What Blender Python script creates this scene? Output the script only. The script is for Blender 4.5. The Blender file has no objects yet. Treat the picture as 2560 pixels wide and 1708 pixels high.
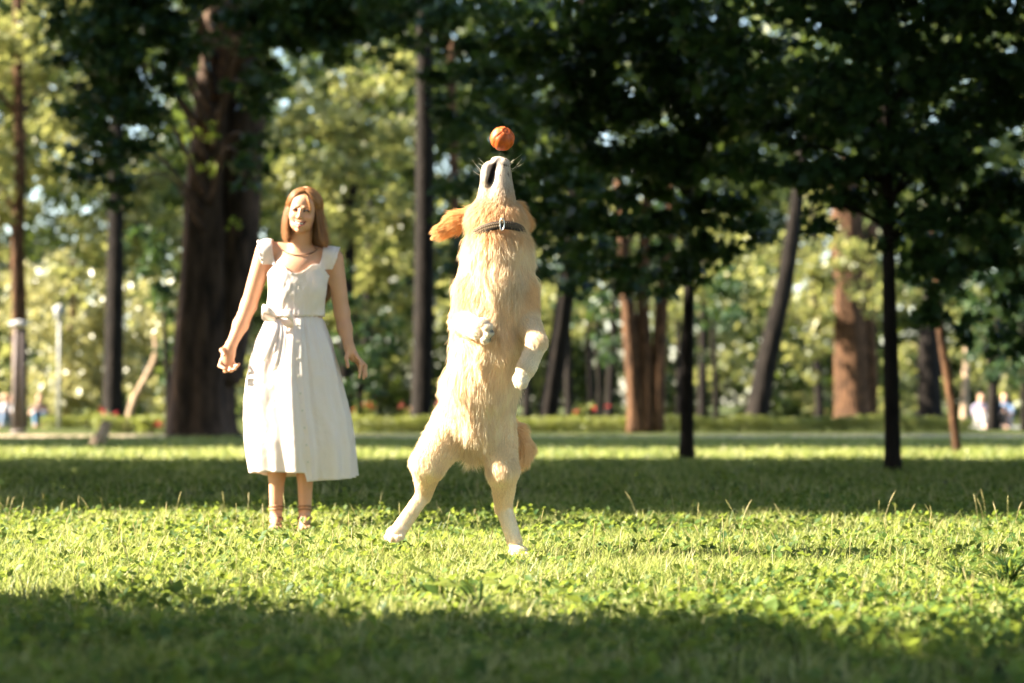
import bpy, math, random
import numpy as np
from mathutils import Vector, Matrix, kdtree

rng = np.random.default_rng(7)
random.seed(7)
sc = bpy.context.scene
col = sc.collection

# ---------------------------------------------------------------- camera
FPX, CX, CY = 6044.0, 1280.0, 854.0       # 85 mm lens, in pixels of the photograph
HORIZON, CAM_H = 1010.0, 0.62
TILT = math.atan((HORIZON - CY) / FPX)
cam_data = bpy.data.cameras.new("camera")
cam_data.lens = 85.0
cam_data.sensor_width = 36.0
cam_data.clip_start = 0.1
cam_data.clip_end = 3000.0
cam_data.dof.use_dof = True
cam_data.dof.focus_distance = 9.45
cam_data.dof.aperture_fstop = 2.4
cam = bpy.data.objects.new("camera", cam_data)
col.objects.link(cam)
cam.location = (0, 0, CAM_H)
cam.rotation_euler = (math.pi / 2 + TILT, 0, 0)
sc.camera = cam

# ---------------------------------------------------------------- sky, sun, exposure
SUN_EL, SUN_SIDE = math.radians(31), math.radians(1)   # from the left, a little from the camera's side
SUN_DIR = Vector((math.cos(SUN_EL) * math.cos(SUN_SIDE), math.cos(SUN_EL) * math.sin(SUN_SIDE), -math.sin(SUN_EL)))
world = bpy.data.worlds.new("World")
sc.world = world
world.use_nodes = True
wn, wl = world.node_tree.nodes, world.node_tree.links
wn.clear()
wo = wn.new("ShaderNodeOutputWorld")
wb = wn.new("ShaderNodeBackground")
sky = wn.new("ShaderNodeTexSky")
sky.sky_type = 'NISHITA'
sky.sun_disc = False
sky.sun_elevation = SUN_EL
sky.sun_rotation = math.radians(270) - SUN_SIDE
sky.air_density, sky.dust_density, sky.ozone_density = 1.0, 0.8, 1.0
wb.inputs['Strength'].default_value = 0.068
wl.new(sky.outputs[0], wb.inputs['Color'])
wl.new(wb.outputs[0], wo.inputs['Surface'])
sun_data = bpy.data.lights.new("sun", 'SUN')
sun_data.energy = 5.0
sun_data.angle = math.radians(0.55)
sun_data.color = (1.0, 0.91, 0.74)
sun = bpy.data.objects.new("sun", sun_data)
col.objects.link(sun)
sun.location = (-30, -5, 25)
sun.rotation_euler = SUN_DIR.to_track_quat('-Z', 'Y').to_euler()

vs = sc.view_settings
vs.view_transform = 'Standard'
vs.look = 'None'
vs.exposure = 2.95
vs.gamma = 1.0
vs.use_curve_mapping = False
sc.cycles.use_denoising = True
sc.cycles.max_bounces = 10
sc.cycles.diffuse_bounces = 5
sc.cycles.transmission_bounces = 6
sc.cycles.transparent_max_bounces = 8
sc.cycles.use_adaptive_sampling = True
sc.cycles.adaptive_threshold = 0.02
sc.cycles.sample_clamp_indirect = 6.0

# ---------------------------------------------------------------- helpers
CT, ST = math.cos(TILT), math.sin(TILT)

def P(px, py, Y):
    """point of the photograph's pixel at ground distance Y"""
    xc, yc = (px - CX) / FPX, (CY - py) / FPX
    dy = CT - yc * ST
    dz = ST + yc * CT
    t = Y / dy
    return np.array((t * xc, Y, CAM_H + t * dz))

def ground_dist(py):
    return CAM_H * FPX / (py - HORIZON)

def mesh_object(name, verts, faces, mat=None, parent=None, smooth=False, attrs=None, link=True, base=None):
    """one mesh object from numpy arrays; faces = (n,k) array or list of lists"""
    verts = np.asarray(verts, dtype=np.float32)
    if base is not None:
        verts = verts - np.asarray(base, dtype=np.float32)
    me = bpy.data.meshes.new(name)
    if isinstance(faces, np.ndarray):
        n, k = faces.shape
        me.vertices.add(len(verts)); me.vertices.foreach_set('co', verts.ravel())
        me.loops.add(n * k); me.loops.foreach_set('vertex_index', faces.astype(np.int32).ravel())
        me.polygons.add(n)
        me.polygons.foreach_set('loop_start', np.arange(0, n * k, k, dtype=np.int32))
        me.update(calc_edges=True)
    else:
        me.from_pydata([tuple(v) for v in verts], [], faces)
        me.update()
    if attrs:
        for an, (kind, data) in attrs.items():
            at = me.attributes.new(an, kind, 'POINT')
            at.data.foreach_set('color' if kind == 'FLOAT_COLOR' else 'value', np.asarray(data, dtype=np.float32).ravel())
    if smooth:
        me.polygons.foreach_set('use_smooth', np.ones(len(me.polygons), dtype=bool))
    if mat:
        me.materials.append(mat)
    ob = bpy.data.objects.new(name, me)
    if base is not None:
        ob.location = tuple(base)
    if link:
        col.objects.link(ob)
    if parent is not None:
        ob.parent = parent
    return ob

def empty(name, loc):
    o = bpy.data.objects.new(name, None)
    o.empty_display_size = 0.2
    o.location = tuple(loc)
    col.objects.link(o)
    return o

def tag(o, label=None, cat=None, group=None, kind=None):
    if label: o['label'] = label
    if cat: o['category'] = cat
    if group: o['group'] = group
    if kind: o['kind'] = kind
    return o

class Geo:
    """collects pieces of one mesh"""
    def __init__(s): s.v, s.f, s.n = [], [], 0
    def add(s, v, f):
        s.v.append(np.asarray(v, dtype=np.float64))
        s.f += [[i + s.n for i in q] for q in f]
        s.n += len(v)
    def tube(s, pts, rad, seg=12, cap=True, squash=None, noise=None):
        pts = [np.asarray(p, float) for p in pts]
        rings = []
        ref = np.array((0.0, 1.0, 0.0))
        for i, p in enumerate(pts):
            d = pts[min(i + 1, len(pts) - 1)] - pts[max(i - 1, 0)]
            d /= np.linalg.norm(d) + 1e-9
            if abs(d @ ref) > .95: ref = np.array((1.0, 0, 0))
            u = np.cross(d, ref); u /= np.linalg.norm(u)
            w = np.cross(u, d)
            ref = w
            a = np.linspace(0, 2 * math.pi, seg, endpoint=False)
            r = np.full(seg, rad[i])
            if noise is not None: r = r * noise(a, i / max(1, len(pts) - 1))
            rings.append(p + np.outer(np.cos(a) * r, u) + np.outer(np.sin(a) * r, w))
        v = np.concatenate(rings)
        f = []
        for i in range(len(pts) - 1):
            for j in range(seg):
                k = (j + 1) % seg
                f.append([i * seg + j, i * seg + k, (i + 1) * seg + k, (i + 1) * seg + j])
        if cap:
            f.append(list(range(seg))[::-1])
            f.append([(len(pts) - 1) * seg + j for j in range(seg)])
        s.add(v, f)
    def box(s, lo, hi):
        x0, y0, z0 = lo; x1, y1, z1 = hi
        v = [(x0,y0,z0),(x1,y0,z0),(x1,y1,z0),(x0,y1,z0),(x0,y0,z1),(x1,y0,z1),(x1,y1,z1),(x0,y1,z1)]
        s.add(v, [[0,3,2,1],[4,5,6,7],[0,1,5,4],[1,2,6,5],[2,3,7,6],[3,0,4,7]])
    def lathe(s, c, prof, seg=20):
        a = np.linspace(0, 2 * math.pi, seg, endpoint=False)
        v = np.concatenate([np.stack([c[0] + r * np.cos(a), c[1] + r * np.sin(a), np.full(seg, c[2] + z)], 1) for r, z in prof])
        f = [[i * seg + j, i * seg + (j + 1) % seg, (i + 1) * seg + (j + 1) % seg, (i + 1) * seg + j] for i in range(len(prof) - 1) for j in range(seg)]
        f.append(list(range(seg))[::-1]); f.append([(len(prof) - 1) * seg + j for j in range(seg)])
        s.add(v, f)
    def build(s, name, mat, parent=None, smooth=True, base=None):
        o = mesh_object(name, np.concatenate(s.v), s.f, mat, parent, smooth, base=base)
        return o

def catmull(pts, n):
    pts = np.asarray(pts, float)
    p = np.vstack([2 * pts[0] - pts[1], pts, 2 * pts[-1] - pts[-2]])
    out = []
    for i in range(1, len(p) - 2):
        for t in np.linspace(0, 1, n, endpoint=False):
            a, b, c, d = p[i - 1], p[i], p[i + 1], p[i + 2]
            out.append(.5 * ((2 * b) + (c - a) * t + (2 * a - 5 * b + 4 * c - d) * t * t + (3 * b - a - 3 * c + d) * t ** 3))
    out.append(pts[-1])
    return np.array(out)

def value_noise(p, scale, seed=0):
    """smooth 3d value noise in -1..1 for an (n,3) array"""
    q = np.asarray(p, float) * scale
    i = np.floor(q).astype(np.int64); f = q - i
    f = f * f * (3 - 2 * f)
    def h(ix, iy, iz):
        n = (ix * 374761393 + iy * 668265263 + iz * 2147483647 + seed * 974711) & 0xffffffff
        n = ((n ^ (n >> 13)) * 1274126177) & 0xffffffff
        return ((n ^ (n >> 16)) & 0xffff) / 32767.5 - 1
    r = 0
    for dx in (0, 1):
        for dy in (0, 1):
            for dz in (0, 1):
                w = (f[:, 0] if dx else 1 - f[:, 0]) * (f[:, 1] if dy else 1 - f[:, 1]) * (f[:, 2] if dz else 1 - f[:, 2])
                r = r + w * h(i[:, 0] + dx, i[:, 1] + dy, i[:, 2] + dz)
    return r

# ---------------------------------------------------------------- materials
def new_mat(name):
    m = bpy.data.materials.new(name)
    m.use_nodes = True
    nt = m.node_tree
    nt.nodes.clear()
    out = nt.nodes.new("ShaderNodeOutputMaterial")
    return m, nt, nt.nodes, nt.links, out

def principled(nt, color=None, rough=.7, spec=.3):
    b = nt.nodes.new("ShaderNodeBsdfPrincipled")
    if color: b.inputs['Base Color'].default_value = (*color, 1)
    b.inputs['Roughness'].default_value = rough
    b.inputs['Specular IOR Level'].default_value = spec
    return b

def ramp(nt, stops):
    r = nt.nodes.new("ShaderNodeValToRGB")
    el = r.color_ramp.elements
    while len(el) < len(stops): el.new(.5)
    for e, (p, c) in zip(el, stops):
        e.position = p; e.color = (*c, 1)
    return r

def simple_mat(name, color, rough=.6, spec=.3, noise=0.0, nscale=20, bump=0.0, metallic=0.0):
    m, nt, N, L, out = new_mat(name)
    b = principled(nt, color, rough, spec)
    b.inputs['Metallic'].default_value = metallic
    if noise or bump:
        tc = N.new("ShaderNodeTexCoord"); nz = N.new("ShaderNodeTexNoise")
        nz.inputs['Scale'].default_value = nscale; nz.inputs['Detail'].default_value = 5
        L.new(tc.outputs['Object'], nz.inputs['Vector'])
        if noise:
            r = ramp(nt, [(.3, tuple(c * (1 - noise) for c in color)), (.7, tuple(min(1, c * (1 + noise)) for c in color))])
            L.new(nz.outputs['Fac'], r.inputs['Fac']); L.new(r.outputs['Color'], b.inputs['Base Color'])
        if bump:
            bp = N.new("ShaderNodeBump"); bp.inputs['Strength'].default_value = bump; bp.inputs['Distance'].default_value = .01
            L.new(nz.outputs['Fac'], bp.inputs['Height']); L.new(bp.outputs['Normal'], b.inputs['Normal'])
    L.new(b.outputs[0], out.inputs['Surface'])
    return m

def leaf_mat(name, stops, trans=.45, tcol=(.30, .42, .05), rough=.45, spec=.35, attr='tint', mult=1.0):
    """leaf or blade: diffuse + translucent, colour varied by the mesh attribute"""
    m, nt, N, L, out = new_mat(name)
    at = N.new("ShaderNodeAttribute"); at.attribute_name = attr
    r = ramp(nt, stops)
    L.new(at.outputs['Fac'], r.inputs['Fac'])
    b = principled(nt, None, rough, spec)
    L.new(r.outputs['Color'], b.inputs['Base Color'])
    t = N.new("ShaderNodeBsdfTranslucent")
    mx = N.new("ShaderNodeMix"); mx.data_type = 'RGBA'; mx.inputs[0].default_value = .55
    L.new(r.outputs['Color'], mx.inputs[6]); mx.inputs[7].default_value = (*tcol, 1)
    L.new(mx.outputs[2], t.inputs['Color'])
    ms = N.new("ShaderNodeMixShader"); ms.inputs[0].default_value = trans
    L.new(b.outputs[0], ms.inputs[1]); L.new(t.outputs[0], ms.inputs[2])
    L.new(ms.outputs[0], out.inputs['Surface'])
    return m

def bark_mat(name, dark, light, scale=6.0):
    m, nt, N, L, out = new_mat(name)
    tc = N.new("ShaderNodeTexCoord"); mp = N.new("ShaderNodeMapping")
    mp.inputs['Scale'].default_value = (scale, scale, scale * .22)
    L.new(tc.outputs['Object'], mp.inputs['Vector'])
    vo = N.new("ShaderNodeTexNoise"); vo.inputs['Scale'].default_value = 2.2; vo.inputs['Detail'].default_value = 8; vo.inputs['Roughness'].default_value = .65
    L.new(mp.outputs[0], vo.inputs['Vector'])
    r = ramp(nt, [(.35, dark), (.62, light)])
    L.new(vo.outputs['Fac'], r.inputs['Fac'])
    b = principled(nt, None, .9, .1)
    L.new(r.outputs['Color'], b.inputs['Base Color'])
    bp = N.new("ShaderNodeBump"); bp.inputs['Strength'].default_value = .9; bp.inputs['Distance'].default_value = .05
    L.new(vo.outputs['Fac'], bp.inputs['Height']); L.new(bp.outputs['Normal'], b.inputs['Normal'])
    L.new(b.outputs[0], out.inputs['Surface'])
    return m

M = {}
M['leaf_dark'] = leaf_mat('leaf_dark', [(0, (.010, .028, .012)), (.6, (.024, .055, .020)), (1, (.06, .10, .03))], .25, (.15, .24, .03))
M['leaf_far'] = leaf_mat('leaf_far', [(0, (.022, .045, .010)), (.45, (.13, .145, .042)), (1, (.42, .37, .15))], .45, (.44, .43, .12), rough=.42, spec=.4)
M['leaf_mid'] = leaf_mat('leaf_mid', [(0, (.012, .028, .008)), (.5, (.04, .06, .016)), (1, (.16, .17, .045))], .35, (.20, .26, .04), rough=.45, spec=.35)  # darker leaf colour standing for shaded gaps between the sunlit clumps
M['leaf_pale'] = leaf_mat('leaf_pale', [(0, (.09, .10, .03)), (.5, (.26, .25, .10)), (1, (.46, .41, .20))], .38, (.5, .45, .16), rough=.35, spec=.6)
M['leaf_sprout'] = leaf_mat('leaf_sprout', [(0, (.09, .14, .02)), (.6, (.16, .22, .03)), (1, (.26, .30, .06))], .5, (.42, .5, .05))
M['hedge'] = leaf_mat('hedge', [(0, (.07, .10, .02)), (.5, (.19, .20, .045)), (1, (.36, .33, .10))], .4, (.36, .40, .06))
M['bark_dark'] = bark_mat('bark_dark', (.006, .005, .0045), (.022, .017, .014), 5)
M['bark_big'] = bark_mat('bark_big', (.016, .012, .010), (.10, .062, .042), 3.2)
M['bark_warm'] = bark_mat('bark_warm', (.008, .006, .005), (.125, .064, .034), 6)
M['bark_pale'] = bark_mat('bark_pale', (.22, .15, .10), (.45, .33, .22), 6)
# ---------------------------------------------------------------- the setting: ground and path
def ground_material():
    m, nt, N, L, out = new_mat('lawn_ground')
    tc = N.new("ShaderNodeTexCoord")
    n1 = N.new("ShaderNodeTexNoise"); n1.inputs['Scale'].default_value = 1.3; n1.inputs['Detail'].default_value = 8
    n2 = N.new("ShaderNodeTexNoise"); n2.inputs['Scale'].default_value = 28; n2.inputs['Detail'].default_value = 6
    L.new(tc.outputs['Object'], n1.inputs['Vector']); L.new(tc.outputs['Object'], n2.inputs['Vector'])
    r1 = ramp(nt, [(.3, (.035, .05, .012)), (.55, (.08, .095, .022)), (.75, (.16, .15, .05))])
    r2 = ramp(nt, [(.3, (.45, .45, .45)), (.7, (1.15, 1.15, 1.15))])
    L.new(n1.outputs['Fac'], r1.inputs['Fac']); L.new(n2.outputs['Fac'], r2.inputs['Fac'])
    mx = N.new("ShaderNodeMix"); mx.data_type = 'RGBA'; mx.blend_type = 'MULTIPLY'; mx.inputs[0].default_value = 1
    L.new(r1.outputs['Color'], mx.inputs[6]); L.new(r2.outputs['Color'], mx.inputs[7])
    b = principled(nt, None, .95, .1)
    L.new(mx.outputs[2], b.inputs['Base Color'])
    bp = N.new("ShaderNodeBump"); bp.inputs['Strength'].default_value = .8; bp.inputs['Distance'].default_value = .04
    L.new(n2.outputs['Fac'], bp.inputs['Height']); L.new(bp.outputs['Normal'], b.inputs['Normal'])
    L.new(b.outputs[0], out.inputs['Surface'])
    return m

def sheet(name, x0, x1, y0, y1, z, mat, nx=2, ny=2, wob=0):
    xs, ys = np.linspace(x0, x1, nx), np.linspace(y0, y1, ny)
    X, Yg = np.meshgrid(xs, ys)
    Z = np.full_like(X, z)
    if wob:
        e = value_noise(np.stack([X.ravel(), 0 * X.ravel(), 0 * X.ravel()], 1), .35, 3).reshape(X.shape)
        e2 = value_noise(np.stack([X.ravel(), 0 * X.ravel(), 0 * X.ravel()], 1), 1.7, 4).reshape(X.shape)
        w = np.zeros_like(X); w[0] = 1; w[-1] = 1
        Yg = Yg + w * (e + .4 * e2) * wob
    v = np.stack([X.ravel(), Yg.ravel(), Z.ravel()], 1)
    i = np.arange(nx * ny).reshape(ny, nx)
    f = np.stack([i[:-1, :-1].ravel(), i[:-1, 1:].ravel(), i[1:, 1:].ravel(), i[1:, :-1].ravel()], 1)
    return mesh_object(name, v, f, mat)

tag(sheet('lawn', -700, 700, -120, 1500, 0, ground_material()), 'green park lawn under the trees', kind='structure')
M['path'] = simple_mat('path', (.46, .35, .24), .95, .1, noise=.25, nscale=9, bump=.3)
tag(sheet('path', -60, 60, 43.2, 48.0, .006, M['path'], 160, 2, .5), 'pale gravel path crossing behind the lawn', kind='structure')

# ---------------------------------------------------------------- leaves
SD = np.array(SUN_DIR)

# spots the sun reaches through gaps cut for it in the crowns: the reddish stem, its shoots, single sprays of leaves
LIT_SPOTS = [(P(x, y, Y), r) for x, y, Y, r in [(545, 60, 44, .5), (535, 140, 44, .55), (520, 260, 44, .3), (470, 330, 43.1, .5), (525, 335, 43.1, .45), (455, 400, 43.1, .3), (640, 130, 43.1, .35),
             (1940, 40, 21.3, .22), (2080, 60, 21, .16), (1990, 130, 21.2, .18), (2500, 420, 22, .3), (2520, 520, 22, .3), (1830, 190, 24, .15), (1620, 520, 24.5, .2), (2440, 640, 22.3, .15), (1470, 480, 24, .15)]]

def in_light(p):
    """True where a leaf at p would stand between the sun and the sunlit strips of lawn"""
    t = p[:, 2] / -SD[2]
    xg, yg = p[:, 0] + SD[0] * t, p[:, 1] + SD[1] * t
    n = .35 * value_noise(np.stack([xg, yg, 0 * xg], 1), .9, 11) + .25 * value_noise(np.stack([xg, yg, 0 * xg], 1), 2.7, 12)
    xc = np.clip(xg, -3.5, 2.2)
    for c, r in LIT_SPOTS:
        w = c - p; tt = w @ SD
        hit = (tt > 0) & (np.linalg.norm(w - tt[:, None] * SD, axis=1) < r)
        n = np.where(hit, 99, n)
    s1 = (yg > 6.4 - .45 * xc + 1.7 * n) & (yg < 13.1 - .25 * xc + n) & (xg > -7) & (xg < 9)
    s2 = (yg > 26.2 + n) & (yg < 33.2 + n) & (xg > -16) & (xg < 16)
    s3 = (yg > 43.4) & (yg < 47.8) & (xg < -6.8) & (xg > -17)          # the path at left
    s4 = (yg > 49.8) & (yg < 54) & (xg > -13) & (xg < 14) & (value_noise(np.stack([xg, yg, 0 * xg], 1), .8, 13) > -.45)   # the hedges
    return s1 | s2 | s3 | s4 | (n > 90)

DIAMOND = (np.array([(0, 0, 0), (-.32, .45, .10), (0, 1, 0), (.32, .45, .10)]), np.array([(0, 2, 1), (0, 3, 2)]))
_m = [(0, 0), (.16, .05), (.42, -.02), (.36, .22), (.56, .42), (.30, .50), (.22, .62), (0, 1), (-.22, .62), (-.30, .50), (-.56, .42), (-.36, .22), (-.42, -.02), (-.16, .05)]
MAPLE = (np.array([(x, y, .12 * abs(x) - .10 * y * y) for x, y in _m]),
         np.array([(0, 1, 3), (1, 2, 3), (0, 3, 5), (3, 4, 5), (0, 5, 9), (5, 6, 8), (5, 8, 9), (6, 7, 8), (0, 9, 11), (9, 10, 11), (0, 11, 13), (11, 12, 13)]))

def leaves(cen, size, up=.35, shape=DIAMOND, droop=.3, rg=rng):
    """leaf faces at the points cen -> verts, faces, tint"""
    n = len(cen)
    nr = rg.normal(size=(n, 3)); nr /= np.linalg.norm(nr, axis=1)[:, None]
    nr[:, 2] = np.abs(nr[:, 2]) * .6 + up
    nr /= np.linalg.norm(nr, axis=1)[:, None]
    t = rg.normal(size=(n, 3)); t[:, 2] -= droop
    t -= nr * np.sum(t * nr, 1)[:, None]; t /= np.linalg.norm(t, axis=1)[:, None]
    b = np.cross(nr, t)
    s = size * rg.uniform(.65, 1.25, n)
    V, F = shape
    v = cen[:, None, :] + s[:, None, None] * (V[None, :, 0:1] * b[:, None, :] + V[None, :, 1:2] * t[:, None, :] + V[None, :, 2:3] * nr[:, None, :])
    f = F[None] + (np.arange(n) * len(V))[:, None, None]
    tint = np.repeat(np.clip(rg.normal(.45, .22, n), 0, 1), len(V))
    return v.reshape(-1, 3), f.reshape(-1, 3), tint

def clump_points(c, R, n, rg=rng, squash=.85, sub=None):
    """n leaf positions spread over twig clusters inside a ball"""
    k = sub or max(8, int(n / 50))
    d = rg.normal(size=(k, 3)); d /= np.linalg.norm(d, axis=1)[:, None]
    sc_ = c + d * (R * rg.uniform(.15, 1, k) ** .5)[:, None] * np.array((1, 1, squash))
    idx = rg.integers(0, k, n)
    q = rg.normal(size=(n, 3)) * np.array((.17, .17, .09)) * R
    return sc_[idx] + q

def crown_mesh(pts, size, mat, parent, base, shape=DIAMOND, shade=True, up=.35, droop=.3, name='crown'):
    pts = np.concatenate(pts) if isinstance(pts, list) else pts
    if shade:
        pts = pts[~in_light(pts)]
    v, f, t = leaves(pts, size, up, shape, droop)
    return mesh_object(name, v - base, f, mat, parent, attrs={'tint': ('FLOAT', t)})

def bark_noise(seed, amp=.07):
    ph = np.random.default_rng(seed).uniform(0, 6.28, 6)
    def fn(a, t):
        return 1 + amp * np.sin(5 * a + ph[0] + 2 * t) + amp * .7 * np.sin(9 * a + ph[1] - 3 * t) + amp * .6 * np.sin(2 * a + ph[2] + 5 * t) + amp * .5 * np.sin(14 * a + ph[3])
    return fn

def px_path(path, Y, n=6, dY=None):
    """[(px,py,width_px)] -> smooth 3d points and radii at distance Y"""
    pts = np.array([P(x, y, Y + (dY[i] if dY else 0)) for i, (x, y, w) in enumerate(path)])
    rad = np.array([w * Y / FPX / 2 for x, y, w in path])
    q = catmull(np.hstack([pts, rad[:, None]]), n)
    return q[:, :3], q[:, 3]

def tree(name, label, path, bark, Y=None, clumps=(), leaf=.2, mat='leaf_far', shape=DIAMOND, density=1.0, shade=True,
         stems=(), cat='tree', group=None, limbs=True, flare=1.25, seg=14, up=.35):
    """trunk traced from the photograph's outline at the distance where its foot meets the ground.
    clumps: (px, py, radius_px, distance)"""
    if Y is None: Y = ground_dist(path[0][1])
    pts, rad = px_path(path, Y)
    pts[0, 2] = -.05
    base = np.array((pts[0, 0], Y, 0.0))
    root = empty(name, base)
    g = Geo()
    r = rad.copy(); r[0] *= flare; r[1] *= 1 + (flare - 1) * .5
    seed = int(abs(path[0][0])) + 3
    g.tube(pts - base, r, seg, noise=bark_noise(seed))
    for st in stems:
        q, rr = px_path(st, Y)
        g.tube(q - base, rr, 12, noise=bark_noise(seed + 1))
    cl = []
    for c in clumps:
        cen = P(c[0], c[1], c[3]); R = c[2] * c[3] / FPX
        n = int(density * (c[4] if len(c) > 4 else 1) * 2.6 * math.pi * R * R / (leaf * leaf * .34))
        cl.append(clump_points(cen, R, n))
        if limbs and c[1] < 600:
            k = np.argmin(np.linalg.norm((pts - cen) * np.array((1, 1, 1.6)) + np.array((0, 0, R * 1.2)), axis=1))
            a = pts[k]; mid = (a + cen) / 2 + np.array((0, 0, .12 * np.linalg.norm(cen - a)))
            lr = min(rad[k] * .5, .03 + R * .035)
            q = catmull([a, mid, cen], 4)
            g.tube(q - base, np.linspace(lr, lr * .25, len(q)), 6, cap=False)
    g.build('trunk', M[bark], root)
    if cl:
        crown_mesh(cl, leaf, M[mat], root, base, shape, shade, up)
    tag(root, label, cat, group)
    return root

# --- sunlit trees far behind (left and middle)
tree('park_tree', 'tall slim tree at the far left behind the double lamp post', [(50,1074,34),(48,900,38),(47,750,36),(44,600,32),(50,420,28),(46,150,24),(46,-200,18)],
     'bark_warm', 62, [(40,120,190,63),(110,-60,190,64),(70,330,170,64),(-60,420,180,63),(20,560,110,63),(150,230,130,65,.8),(-120,150,200,62),(190,-120,160,66)], .26, 'leaf_far', shade=False, density=.8)
tree('park_tree', 'trunk with peeling bark behind the clipped hedge at left', [(281,1074,50),(284,900,47),(287,700,43),(289,520,38),(292,250,32),(292,-150,24)],
     'bark_dark', 60, [(330,640,120,62),(250,520,130,63,.8),(200,640,120,64,.8),(390,560,100,62,.8),(310,420,110,62)], .26, 'leaf_far', shade=False, density=.8)
tree('flowering_tree', 'broad pale tree with foliage down to the ground behind the white lamp', [(165,1062,26),(168,950,24),(180,820,20),(185,650,16)],
     'bark_warm', 72, [(120,820,130,71),(210,760,130,72),(150,950,110,71),(240,900,110,72),(90,680,110,73),(330,800,100,73),(350,920,90,74),(200,1000,70,70),(420,760,90,74)],
     .24, 'leaf_pale', shade=False, density=.85)
tree('young_tree', 'thin curved pinkish trunk rising out of the left hedge', [(318,1060,18),(336,1000,18),(362,950,18),(384,905,17),(391,870,15),(387,835,11)], 'bark_pale', 54, flare=1.0,
     clumps=[(395,800,45,54,.6),(350,780,40,55,.6)], leaf=.15, mat='leaf_pale', shade=False, limbs=False)
tree('lime_tree', 'bright sunlit tree between the woman and the dark slim trunk', [(860,1066,40),(862,900,36),(870,700,30),(880,500,24),(885,300,18)], 'bark_dark', 66,
     [(880,300,150,66),(800,420,140,65),(930,470,150,67),(780,600,110,64),(900,640,150,66),(960,200,90,67),(1000,360,100,68),(740,330,90,65),(1010,620,100,67),(830,760,90,65),(700,480,80,66,.7),(980,760,80,66)],
     .27, 'leaf_far', shade=False, density=.8)
# --- the thick old tree
Yb = 44
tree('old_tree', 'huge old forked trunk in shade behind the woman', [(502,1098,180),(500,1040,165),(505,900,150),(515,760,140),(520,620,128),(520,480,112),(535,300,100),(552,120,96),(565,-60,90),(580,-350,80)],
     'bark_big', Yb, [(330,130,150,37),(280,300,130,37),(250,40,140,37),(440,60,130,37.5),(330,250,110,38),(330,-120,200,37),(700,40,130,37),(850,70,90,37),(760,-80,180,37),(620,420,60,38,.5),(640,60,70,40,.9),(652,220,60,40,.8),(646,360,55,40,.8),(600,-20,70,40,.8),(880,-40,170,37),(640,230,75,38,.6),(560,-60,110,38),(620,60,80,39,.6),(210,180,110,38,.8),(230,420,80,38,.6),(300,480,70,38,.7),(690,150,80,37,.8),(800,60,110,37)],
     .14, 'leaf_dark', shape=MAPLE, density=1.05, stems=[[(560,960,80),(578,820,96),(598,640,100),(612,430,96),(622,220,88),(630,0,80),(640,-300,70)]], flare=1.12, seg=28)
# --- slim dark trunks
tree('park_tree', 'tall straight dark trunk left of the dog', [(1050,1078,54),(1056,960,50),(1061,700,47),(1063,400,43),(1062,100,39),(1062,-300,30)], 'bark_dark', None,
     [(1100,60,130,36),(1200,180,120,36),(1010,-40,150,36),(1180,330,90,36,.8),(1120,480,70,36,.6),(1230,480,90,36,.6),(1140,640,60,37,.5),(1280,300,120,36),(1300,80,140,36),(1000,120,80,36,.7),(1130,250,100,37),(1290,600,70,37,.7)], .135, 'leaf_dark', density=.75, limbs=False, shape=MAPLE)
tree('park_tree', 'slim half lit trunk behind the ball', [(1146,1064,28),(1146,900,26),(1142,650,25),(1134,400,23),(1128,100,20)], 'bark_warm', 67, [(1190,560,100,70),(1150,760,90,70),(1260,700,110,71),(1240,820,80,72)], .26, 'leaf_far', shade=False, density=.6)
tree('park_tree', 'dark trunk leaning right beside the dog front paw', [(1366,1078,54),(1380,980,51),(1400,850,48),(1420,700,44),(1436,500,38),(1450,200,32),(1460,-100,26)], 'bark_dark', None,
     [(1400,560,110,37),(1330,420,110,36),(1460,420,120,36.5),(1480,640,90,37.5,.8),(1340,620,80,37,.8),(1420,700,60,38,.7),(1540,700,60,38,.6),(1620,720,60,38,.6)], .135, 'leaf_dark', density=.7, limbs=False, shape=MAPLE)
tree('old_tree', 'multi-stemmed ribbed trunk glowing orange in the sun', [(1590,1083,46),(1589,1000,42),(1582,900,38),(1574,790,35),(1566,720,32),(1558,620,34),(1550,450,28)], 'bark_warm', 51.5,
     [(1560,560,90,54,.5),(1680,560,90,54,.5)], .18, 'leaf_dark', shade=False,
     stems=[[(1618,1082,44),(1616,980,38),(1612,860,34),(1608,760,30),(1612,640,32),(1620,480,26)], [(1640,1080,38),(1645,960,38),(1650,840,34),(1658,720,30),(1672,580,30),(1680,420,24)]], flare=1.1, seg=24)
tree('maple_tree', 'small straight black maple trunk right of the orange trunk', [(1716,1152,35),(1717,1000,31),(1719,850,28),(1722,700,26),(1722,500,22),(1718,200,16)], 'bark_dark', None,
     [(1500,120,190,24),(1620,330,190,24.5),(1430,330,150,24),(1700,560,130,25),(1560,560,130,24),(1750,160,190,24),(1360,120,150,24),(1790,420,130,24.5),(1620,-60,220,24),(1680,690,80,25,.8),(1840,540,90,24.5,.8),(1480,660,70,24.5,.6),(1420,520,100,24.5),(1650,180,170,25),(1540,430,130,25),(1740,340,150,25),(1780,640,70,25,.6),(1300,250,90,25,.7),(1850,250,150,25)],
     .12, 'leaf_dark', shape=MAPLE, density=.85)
tree('park_tree', 'dark trunk leaning right past the black maple', [(1888,1072,58),(1903,980,52),(1922,880,48),(1945,780,44),(1966,680,40),(1990,520,34),(2015,300,28)], 'bark_dark', 61, [(1800,740,110,64,.7),(1840,860,90,65,.7),(1830,640,90,64,.7)], .26, 'leaf_far', shade=False, density=.7)
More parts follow.
